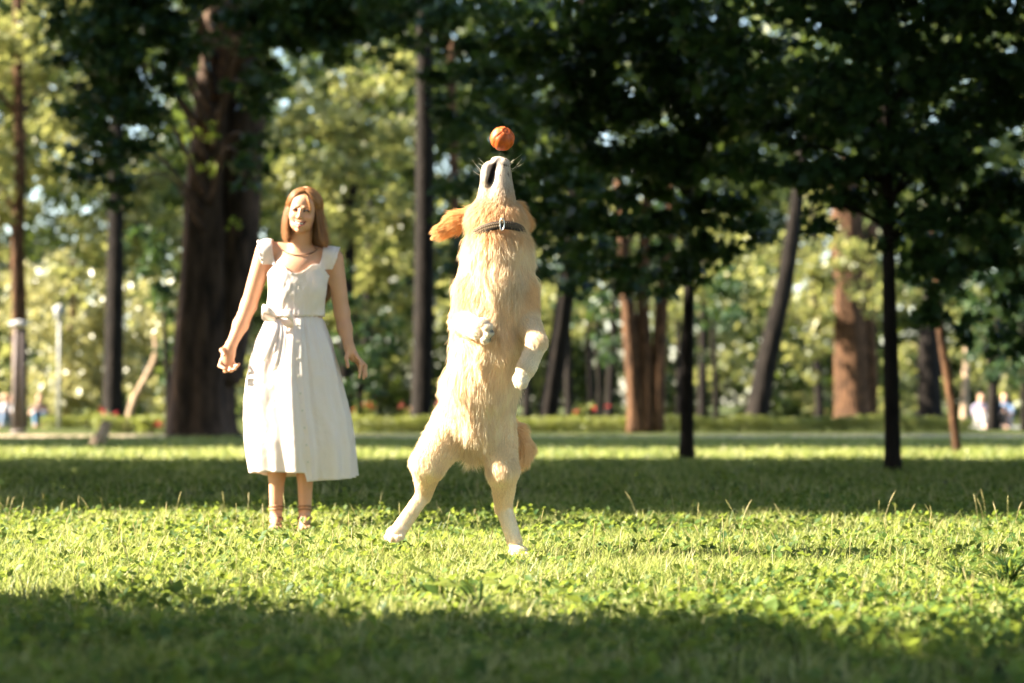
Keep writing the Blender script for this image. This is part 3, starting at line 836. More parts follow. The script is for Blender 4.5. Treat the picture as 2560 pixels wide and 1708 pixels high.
def surface_nets(f, lo, h):
    ins = f < 0
    n = np.array(f.shape)
    c8 = [(i, j, k) for i in (0, 1) for j in (0, 1) for k in (0, 1)]
    def sl(o): return tuple(slice(o[d], n[d] - 1 + o[d]) for d in range(3))
    cnt = np.zeros(n - 1, np.int8)
    for o in c8: cnt += ins[sl(o)]
    mask = (cnt > 0) & (cnt < 8)
    cells = np.argwhere(mask)
    idx = np.full(n - 1, -1, np.int64); idx[mask] = np.arange(len(cells))
    acc = np.zeros((len(cells), 3)); num = np.zeros(len(cells))
    for o in c8:
        for d in range(3):
            if o[d] == 0:
                o2 = list(o); o2[d] = 1
                a = f[tuple((cells + np.array(o)).T)]; b = f[tuple((cells + np.array(o2)).T)]
                cr = (a < 0) != (b < 0)
                t = np.where(cr, a / np.where(cr, a - b, 1), 0)
                pos = np.tile(np.array(o, float), (len(cells), 1)); pos[:, d] = t
                acc += pos * cr[:, None]; num += cr
    v = lo + h * (cells + acc / num[:, None])
    faces = []
    for d in range(3):
        e1, e2 = [(1, 2), (2, 0), (0, 1)][d]
        s0 = [slice(None)] * 3; s1 = [slice(None)] * 3
        s0[d] = slice(0, n[d] - 1); s1[d] = slice(1, n[d])
        ch = ins[tuple(s0)] != ins[tuple(s1)]
        ed = np.argwhere(ch)
        ed = ed[(ed[:, e1] > 0) & (ed[:, e2] > 0) & (ed[:, e1] < n[e1] - 1) & (ed[:, e2] < n[e2] - 1)]
        flip = ins[tuple(ed.T)]
        u1 = np.zeros(3, int); u1[e1] = 1; u2 = np.zeros(3, int); u2[e2] = 1
        q = np.stack([idx[tuple((ed - u1 - u2).T)], idx[tuple((ed - u2).T)], idx[tuple(ed.T)], idx[tuple((ed - u1).T)]], 1)
        q[~flip] = q[~flip][:, ::-1]
        faces.append(q)
    F = np.concatenate(faces)
    return v, F[(F >= 0).all(1)]

def sample_surface(v, F, w, n, rg):
    """area-weighted random points on quads -> points, normals, face index"""
    a, b, c, d = v[F[:, 0]], v[F[:, 1]], v[F[:, 2]], v[F[:, 3]]
    nr = np.cross(c - a, d - b); ar = np.linalg.norm(nr, axis=1) / 2 + 1e-12
    pr = ar * w; pr /= pr.sum()
    i = rg.choice(len(F), n, p=pr)
    u, t = rg.uniform(size=(2, n, 1))
    p = (a[i] * (1 - u) + b[i] * u) * (1 - t) + (d[i] * (1 - u) + c[i] * u) * t
    return p, nr[i] / (2 * ar[i])[:, None], i

def vertex_normals(v, F):
    nr = np.cross(v[F[:, 2]] - v[F[:, 0]], v[F[:, 3]] - v[F[:, 1]])
    out = np.zeros_like(v)
    for k in range(4): np.add.at(out, F[:, k], nr)
    return out / (np.linalg.norm(out, axis=1)[:, None] + 1e-12)

def hair_object(name, pts, rad, mat, parent, colr=None, base=None):
    """pts (n,m,3), rad (m,) or (n,m)"""
    n, m, _ = pts.shape
    hc = bpy.data.hair_curves.new(name)
    hc.add_curves([m] * n)
    if base is not None: pts = pts - np.asarray(base)
    hc.attributes['position'].data.foreach_set('vector', pts.astype(np.float32).ravel())
    at = hc.attributes.get('radius') or hc.attributes.new('radius', 'FLOAT', 'POINT')
    at.data.foreach_set('value', np.broadcast_to(rad, (n, m)).astype(np.float32).ravel())
    if colr is not None:
        at = hc.attributes.new('fcol', 'FLOAT_COLOR', 'POINT')
        c = np.ones((n, m, 4), np.float32); c[..., :3] = colr if colr.ndim == 3 else colr[:, None, :]
        at.data.foreach_set('color', c.ravel())
    hc.materials.append(mat)
    o = bpy.data.objects.new(name, hc)
    col.objects.link(o)
    if parent is not None: o.parent = parent
    return o

def fur_mat(name, trans=.42, rough=.5, spec=.35):
    m, nt, N, L, out = new_mat(name)
    at = N.new("ShaderNodeAttribute"); at.attribute_name = 'fcol'
    b = principled(nt, None, rough, spec); L.new(at.outputs['Color'], b.inputs['Base Color'])
    t = N.new("ShaderNodeBsdfTranslucent"); L.new(at.outputs['Color'], t.inputs['Color'])
    ms = N.new("ShaderNodeMixShader"); ms.inputs[0].default_value = trans
    L.new(b.outputs[0], ms.inputs[1]); L.new(t.outputs[0], ms.inputs[2]); L.new(ms.outputs[0], out.inputs['Surface'])
    return m

def vcol_mat(name, rough=.6, spec=.3, sss=0.0):
    m, nt, N, L, out = new_mat(name)
    at = N.new("ShaderNodeAttribute"); at.attribute_name = 'vcol'
    b = principled(nt, None, rough, spec); L.new(at.outputs['Color'], b.inputs['Base Color'])
    if sss:
        b.inputs['Subsurface Weight'].default_value = sss
        b.inputs['Subsurface Radius'].default_value = (.012, .005, .003)
        b.inputs['Subsurface Scale'].default_value = 1.0
    L.new(b.outputs[0], out.inputs['Surface'])
    return m

# ---------------------------------------------------------------- the dog
YD = 9.45
SDG = YD / FPX
def G(px, py, d=0): return P(px, py, YD + d * SDG)

def build_dog():
    s = SDG
    B = Body()
    def cone(a, b, ra, rb, zone, k=14, q=None): B.cone(G(*a), G(*b), ra * s, rb * s, k * s, zone, q)
    def ell(c, r, zone, k=10, R=None): B.ell(G(*c), np.array(r) * s, k * s, zone, R)
    qd = (1, .84, 1)           # deeper than wide
    # trunk of the body, neck to rump
    cone((1244, 566, 18), (1244, 640, 12), 59, 72, 'neck', 30, qd)
    cone((1244, 640, 12), (1240, 740, 8), 74, 85, 'chest', 40, qd)
    cone((1242, 740, 8), (1230, 850, 10), 86, 86, 'chest', 40, qd)
    cone((1230, 850, 10), (1202, 970, 14), 84, 80, 'belly', 40, qd)
    cone((1202, 970, 14), (1190, 1062, 16), 78, 72, 'belly', 40, qd)
    cone((1190, 1062, 16), (1184, 1092, 22), 66, 42, 'hip', 26, qd)
    ell((1252, 730, -62), (44, 34, 66), 'chest', 30)
    # head, pointing up
    ell((1240, 534, 26), (50, 58, 50), 'skull', 24)
    ell((1208, 546, 6), (30, 34, 42), 'cheek', 24)
    ell((1270, 550, 8), (28, 34, 40), 'cheek', 24)
    cone((1228, 424, 16), (1230, 500, 24), 22, 38, 'upper_muzzle', 12)
    cone((1250, 408, 14), (1248, 480, 20), 17, 33, 'upper_muzzle', 12)
    cone((1258, 412, -7), (1254, 492, -2), 17.5, 32, 'jaw', 6)
    ell((1217, 440, 2), (15, 22, 30), 'flew', 9)
    qs = (1, .25, 1)
    B.cone(G(1246, 400, -14), G(1236, 416, -18), 3.2 * s, 5 * s, 3 * s, 'mouth', qs, sub=True)
    B.cone(G(1236, 416, -18), G(1224, 452, -16), 5 * s, 4.2 * s, 3 * s, 'mouth', qs, sub=True)
    ell((1241, 400, 24), (14, 14, 9), 'nose', 5)
    # ears
    cone((1186, 534, 26), (1140, 556, 18), 19, 21, 'ear', 14, (1, 1.7, 1))
    cone((1140, 556, 18), (1106, 578, 14), 21, 16, 'ear', 10, (1, 1.7, 1))
    cone((1294, 520, 34), (1311, 556, 36), 15, 17, 'ear', 12, (1, 1.3, 1))
    # hind legs
    cone((1138, 1062, 10), (1072, 1158, -30), 60, 42, 'thigh', 22)
    cone((1070, 1164, -30), (1060, 1236, 22), 40, 18, 'shank', 14)
    cone((1060, 1236, 22), (1004, 1316, -2), 18, 19, 'meta', 8)
    ell((1066, 1244, 36), (11, 12, 13), 'meta', 8)
    ell((990, 1331, -18), (24, 28, 17), 'paw', 10)
    for j, (x, y, z) in enumerate([(970, 1341, -34), (979, 1346, -46), (992, 1347, -46), (1003, 1341, -34)]):
        ell((x, y, z), (9, 16, 9), 'paw', 4)
    cone((1240, 1066, 10), (1256, 1176, -28), 50, 38, 'thigh', 22)
    cone((1258, 1180, -28), (1259, 1268, 22), 36, 20, 'shank', 14)
    cone((1260, 1272, 22), (1286, 1352, 2), 20, 19, 'meta', 8)
    ell((1256, 1276, 34), (11, 12, 13), 'meta', 8)
    ell((1296, 1380, -14), (24, 28, 17), 'paw', 10)
    for j, (x, y, z) in enumerate([(1281, 1390, -34), (1291, 1393, -46), (1303, 1393, -46), (1314, 1389, -34)]):
        ell((x, y, z), (9.5, 17, 9.5), 'paw', 4)
    # front legs
    cone((1188, 728, -30), (1162, 806, -30), 46, 34, 'upper_arm', 26)
    cone((1158, 806, -30), (1180, 818, -128), 31, 25, 'forearm', 14)
    cone((1178, 818, -128), (1198, 824, -160), 24, 27, 'forepaw', 10)
    for (x, y, z) in [(1206, 806, -182), (1218, 818, -186), (1222, 834, -184), (1214, 848, -176)]:
        ell((x, y, z), (14, 15, 11), 'forepaw', 4)
    cone((1294, 730, -24), (1312, 800, -44), 44, 32, 'upper_arm', 26)
    cone((1314, 796, -44), (1342, 856, -112), 33, 26, 'forearm', 12)
    cone((1342, 860, -112), (1318, 916, -122), 25, 23, 'forepaw', 8)
    cone((1318, 916, -122), (1304, 946, -126), 23, 19, 'forepaw', 8)
    for (x, y, z) in [(1294, 954, -138), (1302, 958, -142), (1311, 955, -136), (1292, 948, -124)]:
        ell((x, y, z), (9, 10, 15), 'forepaw', 4)
    # tail, sweeping out behind
    tp = [(1225, 1082, 92), (1262, 1066, 120), (1292, 1084, 122), (1308, 1118, 112), (1304, 1144, 100)]
    for a, b, r0, r1 in zip(tp[:-1], tp[1:], (20, 20, 21, 21), (20, 21, 21, 15)):
        cone(a, b, r0, r1, 'tail', 8)

    v, F = B.surface(.0048)
    base = np.array((G(1230, 1400)[0], YD, 0.0))
    zi = B.zones(v)
    zn = np.array([p['zone'] for p in B.pr])
    gold, cream, white, orange = np.array((.80, .57, .33)), np.array((.87, .71, .50)), np.array((.80, .69, .55)), np.array((.70, .41, .18))
    zone_col = dict(neck=gold * 1.02, chest=cream * .98, belly=cream, hip=gold, skull=gold, cheek=gold * .98, upper_muzzle=np.array((.78, .64, .50)), jaw=np.array((.74, .62, .51)), flew=np.array((.70, .58, .47)), nose=np.array((.02, .018, .017)),
                    ear=orange * 1.05, thigh=cream, shank=cream, meta=cream * 1.02, paw=white, upper_arm=gold, forearm=cream, forepaw=white, tail=gold * 1.05, mouth=np.array((.03, .02, .02)))
    vc = np.array([zone_col[z] for z in zn])[zi]
    # smooth the colour borders a little
    for _ in range(26):
        acc = np.zeros_like(vc); cn = np.zeros((len(vc), 1))
        m = vc[F].mean(1)
        for k in range(4): np.add.at(acc, F[:, k], m); np.add.at(cn, F[:, k], 1)
        vc = acc / np.maximum(cn, 1)
    # muzzle: short coat with grey shade put into its colour, turning gradually into the long golden coat of the cheeks and throat
    head = np.isin(zn[zi], ('skull', 'cheek', 'upper_muzzle', 'jaw', 'flew')) | ((zn[zi] == 'neck') & (v[:, 2] > G(0, 590)[2]))
    ht = np.clip((G(0, 458)[2] - v[:, 2]) / (G(0, 458)[2] - G(0, 540)[2]), 0, 1); ht = ht * ht * (3 - 2 * ht)
    muz = np.array((.47, .385, .32)) * (1 + .12 * value_noise(v, 40, 71))[:, None]
    vc[head] = (muz * (1 - ht)[:, None] + gold * ht[:, None])[head]
    low = np.isin(zn[zi], ('shank', 'meta', 'paw', 'thigh'))
    vc[low] = vc[low] * .3 + cream * .7
    skin = vc * .8
    # dark lips along the mouth, dark pads, freckled chin
    lips = np.array([G(1246, 399, -20), G(1236, 416, -24), G(1230, 434, -26), G(1223, 456, -24)])
    fl = np.array((1, 0, 1), np.float32)
    dl = np.min([sd_cone(v.astype(np.float32) * fl, lips[i].astype(np.float32) * fl, lips[i + 1].astype(np.float32) * fl, 0, 0) for i in range(3)], 0)
    lipw = (np.clip(1.9 - dl / (5.2 * s), 0, 1) * (v[:, 1] < YD + 14 * s))[:, None]
    skin = skin * (1 - lipw) + np.array((.03, .022, .02)) * lipw
    pads = [(G(1232, 846, -176), 17), (G(1228, 828, -190), 9), (G(1300, 966, -136), 9), (G(990, 1354, -30), 12), (G(1298, 1402, -30), 14)]
    padw = np.zeros(len(v))
    for c, r in pads: padw = np.maximum(padw, np.clip(1.5 - np.linalg.norm(v - c, axis=1) / (r * s), 0, 1))
    skin = skin * (1 - padw[:, None]) + np.array((.035, .028, .026)) * padw[:, None]
    fre = (value_noise(v, 130, 5) > .4) & (np.linalg.norm(v - G(1262, 425, -20), axis=1) < 34 * s)
    skin[fre] = (.10, .07, .06)
    nosew = zn[zi] == 'nose'
    body = mesh_object('dog', v, F, vcol_mat('dog_skin', .65, .25), smooth=True, attrs={'vcol': ('FLOAT_COLOR', np.hstack([skin, np.ones((len(v), 1))]))}, base=base)
    tag(body, 'cream golden retriever leaping upright on its hind legs, head thrown back', 'dog')

    # --- fur: strands follow each limb's own direction, gathered in locks
    rg = np.random.default_rng(5)
    vn = vertex_normals(v, F)
    flow = np.zeros((len(B.pr), 3))
    for i, pr in enumerate(B.pr):
        if pr['t'] == 'c':
            d = pr['b'] - pr['a']; flow[i] = d / np.linalg.norm(d)
        else: flow[i] = (0, 0, -1)
        if zn[i] in ('neck', 'chest', 'belly', 'hip', 'skull', 'cheek'): flow[i] = flow[i] * .2 + np.array((0, -.12, -1)) * .8
        if zn[i] == 'cheek': flow[i] = np.array((np.sign(pr['c'][0] - G(1240, 500)[0]) * .6, 0, -.8))
        if zn[i] == 'thigh': flow[i] = flow[i] * .5 + np.array((0, 0, -.5))
        if zn[i] == 'paw': flow[i] = np.array((0, -.7, -.6))
    lens = dict(neck=.062, chest=.074, belly=.070, hip=.030, skull=.05, cheek=.062, upper_muzzle=.009, jaw=.012, flew=.007, nose=0, ear=.038, thigh=.024, shank=.017, meta=.012, paw=.010, upper_arm=.034, forearm=.022, forepaw=.012, tail=.045, mouth=0)
    liftz = dict(neck=.32, chest=.15, belly=.16, hip=.24, skull=.50, cheek=.6, thigh=.27, upper_arm=.25, tail=.5, ear=.42, shank=.25)
    lens_p = np.array([lens[z] for z in zn]); lift_p = np.array([liftz.get(z, .16) for z in zn])
    Lv, Fv, Wv = lens_p[zi], flow[zi], lift_p[zi]
    hm = head & (zn[zi] != 'nose')
    Lv = np.where(hm, .009 + .05 * ht, Lv); Wv = np.where(hm, .16 + .42 * ht, Wv)
    cont = (lipw[:, 0] < .25) & (padw < .35) & (~nosew)
    Lv = Lv * cont
    # gentle smoothing of length and direction between zones
    for _ in range(26):
        st = np.hstack([Lv[:, None], Fv, Wv[:, None]]); acc = np.zeros_like(st); cn = np.zeros((len(st), 1)); m = st[F].mean(1)
        for k in range(4): np.add.at(acc, F[:, k], m); np.add.at(cn, F[:, k], 1)
        st = acc / np.maximum(cn, 1); Lv, Fv, Wv = st[:, 0], st[:, 1:4], st[:, 4]
    N = 170000
    w = np.clip(.009 / (Lv[F].mean(1) + .002), .35, 1.4) * (Lv[F].mean(1) > .002)
    p, nr, fi = sample_surface(v, F, w, N, rg)
    vi = F[fi, 0]
    nr = vn[vi]
    L = Lv[vi] * rg.uniform(.6, 1.15, N) * (1 + .25 * value_noise(p, 14, 8))
    # longer fringe: belly tuft, groin, breast
    for c, r, m in [(G(1200, 1075, -60), 46, 1.3), (G(1245, 985, -75), 46, 1.3), (G(1268, 650, -40), 60, 1.25), (G(1320, 1130, 110), 40, 1.15), (G(1250, 880, -80), 60, 1.15)]:
        L *= 1 + (m - 1) * np.clip(1.4 - np.linalg.norm(p - c, axis=1) / (r * s), 0, 1)
    d = Fv[vi] + .34 * np.stack([value_noise(p, 10, 21), value_noise(p, 10, 22), value_noise(p, 10, 23)], 1) + .10 * np.stack([value_noise(p, 45, 24), value_noise(p, 45, 25), value_noise(p, 45, 26)], 1)
    d -= nr * np.minimum(0, np.sum(d * nr, 1))[:, None] * 1.0
    d = d - nr * np.sum(d * nr, 1)[:, None] * .8
    d /= np.linalg.norm(d, axis=1)[:, None] + 1e-9
    lift = Wv[vi] * rg.uniform(.6, 1.5, N) * np.where(rg.uniform(size=N) < .07, 2.6, 1)
    d0 = d + nr * (lift * 1.6)[:, None]; d0 /= np.linalg.norm(d0, axis=1)[:, None]
    d1 = d + nr * (lift * .25)[:, None] + .12 * rg.normal(size=(N, 3)); d1 /= np.linalg.norm(d1, axis=1)[:, None]
    mseg = 6
    pts = np.zeros((N, mseg, 3)); pts[:, 0] = p - nr * .001
    for j in range(1, mseg):
        t = j / (mseg - 1)
        dd = d0 * (1 - t) + d1 * t
        amp = .16 + .5 * np.clip((L - .03) / .04, 0, 1)[:, None]
        wob = amp * np.stack([value_noise(p + t * .03, 38, 31), value_noise(p + t * .03, 38, 32), value_noise(p + t * .03, 38, 33)], 1) * t
        dd = dd + wob; dd /= np.linalg.norm(dd, axis=1)[:, None]
        pts[:, j] = pts[:, j - 1] + dd * (L / (mseg - 1))[:, None]
    # locks
    ng = 6000
    gi = rg.choice(N, ng, replace=False)
    kd = kdtree.KDTree(ng)
    for a, b in enumerate(gi): kd.insert(p[b], a)
    kd.balance()
    near = np.array([gi[kd.find(q)[1]] for q in p])
    tt = np.linspace(0, 1, mseg) ** 1.5
    cl = np.clip(L / .05, 0, 1)[:, None, None] * .42 * rg.uniform(.3, 1, N)[:, None, None] * tt[None, :, None]
    shift = (pts[near] - p[near][:, None, :]) * (L / (L[near] + 1e-6)).clip(0, 1.5)[:, None, None] + p[near][:, None, :]
    pts = pts * (1 - cl) + shift * cl
    fc = vc[vi] * (1 + .14 * value_noise(p, 22, 44))[:, None] * rg.uniform(.85, 1.12, N)[:, None]
    fr2 = (value_noise(p, 130, 5) > .6) & (np.linalg.norm(p - G(1262, 425, -20), axis=1) < 30 * s)
    fc[fr2] *= .35
    lipn = np.clip(1.7 - np.abs(dl[vi]) / (13 * s), 0, 1) * (p[:, 1] < YD + 10 * s)
    fc = fc * (1 - .55 * lipn)[:, None]  # shade beside the lips put into the fur colour
    # warm roots, paler tips
    tcol = np.linspace(0, 1, mseg)[None, :, None]
    fcol = fc[:, None, :] * ((1 - tcol) * np.array((.96, .90, .82)) + tcol * np.array((1.04, 1.05, 1.07)))
    thick = np.where(L < .014, .0006, .00055)
    rad = thick[:, None] * np.array([1, 1, .9, .75, .5, .15])[None]
    keep = L > .003
    hair_object('fur', pts[keep], rad[keep], fur_mat('dog_fur'), body, np.clip(fcol[keep], 0, .93), base)

    # whiskers
    wp = []
    for k in range(16):
        sd = -1 if k % 2 else 1
        a = G(1242 + sd * rg.uniform(18, 30), rg.uniform(408, 450), rg.uniform(-10, 10)); ln = rg.uniform(22, 48) * s
        dr = np.array((sd * rg.uniform(.6, 1), rg.uniform(-.6, .2), rg.uniform(-.1, 1.0))); dr /= np.linalg.norm(dr)
        wp.append([a + dr * ln * t + np.array((0, 0, .25 * ln)) * t * t for t in np.linspace(0, 1, 6)])
    wp = np.array(wp)
    hair_object('whiskers', wp, np.linspace(.0007, .0002, 6), fur_mat('whisker'), body, np.tile(np.array((.75, .68, .5)), (len(wp), 1)), base)

    # --- collar: braided band with a ring
    cdark = simple_mat('collar_dark', (.025, .02, .018), .7, .2)
    clight = simple_mat('collar_light', (.13, .09, .055), .7, .2)
    steel = simple_mat('ring_steel', (.6, .58, .55), .3, .5, metallic=1.0)
    cc = G(1246, 597, 4)
    ax1 = G(1300, 598, 4) - G(1192, 612, 4); ax1 /= np.linalg.norm(ax1)
    upv = np.array((.09, .30, 1.0)); upv -= ax1 * (upv @ ax1); upv /= np.linalg.norm(upv)
    ax2 = np.cross(upv, ax1)
    rx, ry = 68 * s, 91 * s
    def ring(t, dr=0, dz=0): return cc + ax1 * math.cos(t) * (rx + dr) + ax2 * math.sin(t) * (ry + dr) + upv * dz - base
    g = Geo()
    n = 72
    for row in range(3):
        tp_ = [ring(2 * math.pi * i / n, 0, (row - 1) * 6.5 * s) for i in range(n + 1)]
        g.tube(tp_, [4.6 * s] * (n + 1), 8, cap=False)
    band = g.build('collar', cdark, body)
    g = Geo()
    for row in range(2):
        m = 90
        for i in range(m):
            t = 2 * math.pi * i / m
            a = ring(t, 3.4 * s, (row - .5) * 6.5 * s - 3.6 * s); b = ring(t + .045, 3.4 * s, (row - .5) * 6.5 * s + 3.6 * s)
            mid = (a + b) / 2; o = mid - (cc - base); o /= np.linalg.norm(o)
            g.tube([a, mid + o * 1.6 * s, b], [1.5 * s, 1.9 * s, 1.5 * s], 5)
    st = g.build('stitching', clight, band); tag(st, kind='stuff')
    g = Geo()
    front = max(np.linspace(0, 2 * math.pi, 200), key=lambda t: -ring(t)[1] + .25 * ring(t)[0])
    rc = ring(front, 5 * s, 0)
    g.tube([rc + np.array((math.sin(a) * 5 * s, -abs(math.cos(a)) * 2 * s - 2 * s, math.cos(a) * 15 * s)) for a in np.linspace(0, 2 * math.pi, 25)], [1.7 * s] * 25, 8, cap=False)
    g.build('ring', steel, band)
    return body
dog = build_dog()

# ---------------------------------------------------------------- the ball in the air
def build_ball():
    c = G(1256, 347, 0); R = 31 * SDG
    rg = np.random.default_rng(3)
    nu, nv = 96, 64
    th = np.linspace(0, 2 * math.pi, nu, endpoint=False); ph = np.linspace(0, math.pi, nv)
    TH, PH = np.meshgrid(th, ph)
    # ribs from pole to pole, grooved, with round bosses at the poles
    lobes = np.abs(np.sin(4 * TH + .5 * np.sin(2 * PH)))
    r = R * (.90 + .10 * lobes ** .5)
    gr = np.exp(-((np.sin(4 * TH)) / .12) ** 2)
    r -= R * .04 * gr * np.sin(PH)
    r += R * .05 * np.exp(-((np.abs(np.sin(4 * TH)) - .30) / .08) ** 2) * (np.sin(PH) ** .5)
    cap = np.minimum(PH, math.pi - PH)
    r = np.where(cap < .36, R * .965, r)
    r += R * .05 * np.exp(-((cap - .33) / .06) ** 2) - R * .03 * np.exp(-((cap - .2) / .07) ** 2)
    x = np.sin(PH) * np.cos(TH) * r; y = np.sin(PH) * np.sin(TH) * r; z = np.cos(PH) * r
    v = np.stack([x.ravel(), y.ravel(), z.ravel()], 1)
    rot = np.array(Matrix.Rotation(math.radians(52), 3, 'X') @ Matrix.Rotation(math.radians(18), 3, 'Y'))
    v = v @ rot.T
    i = np.arange(nu * nv).reshape(nv, nu)
    F = np.stack([i[:-1].ravel(), i[1:].ravel(), np.roll(i, -1, 1)[1:].ravel(), np.roll(i, -1, 1)[:-1].ravel()], 1)
    root = mesh_object('ball', v, F, simple_mat('ball_rubber', (.42, .075, .010), .5, .35, noise=.2, nscale=60, bump=.25), smooth=True)
    root.location = tuple(c)
    tag(root, 'orange ribbed rubber ball in the air above the dog muzzle', 'ball')
    return root
build_ball()
# ---------------------------------------------------------------- the woman
YW = 11.9
SW = YW / FPX
def Q(px, py, d=0): return P(px, py, YW + d * SW)

def ribbon(pts, width, side, thick):
    """flat band along pts; side = width direction per point"""
    pts = np.asarray(pts, float); n = len(pts)
    side = np.broadcast_to(np.asarray(side, float), (n, 3))
    tan = np.gradient(pts, axis=0)
    sd = side / np.linalg.norm(side, axis=1)[:, None]
    nr = np.cross(tan, sd); nr /= np.linalg.norm(nr, axis=1)[:, None] + 1e-9
    w = np.broadcast_to(width, (n,))[:, None] / 2
    V = np.stack([pts - sd * w - nr * thick / 2, pts + sd * w - nr * thick / 2, pts + sd * w + nr * thick / 2, pts - sd * w + nr * thick / 2], 1).reshape(-1, 3)
    F = [[4 * i + j, 4 * i + (j + 1) % 4, 4 * (i + 1) + (j + 1) % 4, 4 * (i + 1) + j] for i in range(n - 1) for j in range(4)]
    F += [[3, 2, 1, 0], [4 * n - 4, 4 * n - 3, 4 * n - 2, 4 * n - 1]]
    return V, F

def cloth_mat():
    m, nt, N, L, out = new_mat('cotton')
    tc = N.new("ShaderNodeTexCoord")
    wv = []
    for ax in ('X', 'Z'):
        w = N.new("ShaderNodeTexWave"); w.bands_direction = ax; w.inputs['Scale'].default_value = 60; w.inputs['Distortion'].default_value = .6
        L.new(tc.outputs['Object'], w.inputs['Vector']); wv.append(w)
    mu = N.new("ShaderNodeMath"); mu.operation = 'ADD'; L.new(wv[0].outputs['Fac'], mu.inputs[0]); L.new(wv[1].outputs['Fac'], mu.inputs[1])
    nz = N.new("ShaderNodeTexNoise"); nz.inputs['Scale'].default_value = 22; nz.inputs['Detail'].default_value = 5; L.new(tc.outputs['Object'], nz.inputs['Vector'])
    b1 = N.new("ShaderNodeBump"); b1.inputs['Strength'].default_value = .25; b1.inputs['Distance'].default_value = .002; L.new(mu.outputs[0], b1.inputs['Height'])
    b2 = N.new("ShaderNodeBump"); b2.inputs['Strength'].default_value = .5; b2.inputs['Distance'].default_value = .012; L.new(nz.outputs['Fac'], b2.inputs['Height']); L.new(b1.outputs['Normal'], b2.inputs['Normal'])
    r = ramp(nt, [(.2, (.76, .65, .60)), (1, (.88, .77, .72))]); dv = N.new("ShaderNodeMath"); dv.operation = 'MULTIPLY'; dv.inputs[1].default_value = .5
    L.new(mu.outputs[0], dv.inputs[0]); L.new(dv.outputs[0], r.inputs['Fac'])
    b = principled(nt, None, .85, .15); L.new(r.outputs['Color'], b.inputs['Base Color']); L.new(b2.outputs['Normal'], b.inputs['Normal'])
    t = N.new("ShaderNodeBsdfTranslucent"); t.inputs['Color'].default_value = (.75, .66, .58, 1); L.new(b2.outputs['Normal'], t.inputs['Normal'])
    ms = N.new("ShaderNodeMixShader"); ms.inputs[0].default_value = .22
    L.new(b.outputs[0], ms.inputs[1]); L.new(t.outputs[0], ms.inputs[2]); L.new(ms.outputs[0], out.inputs['Surface'])
    return m

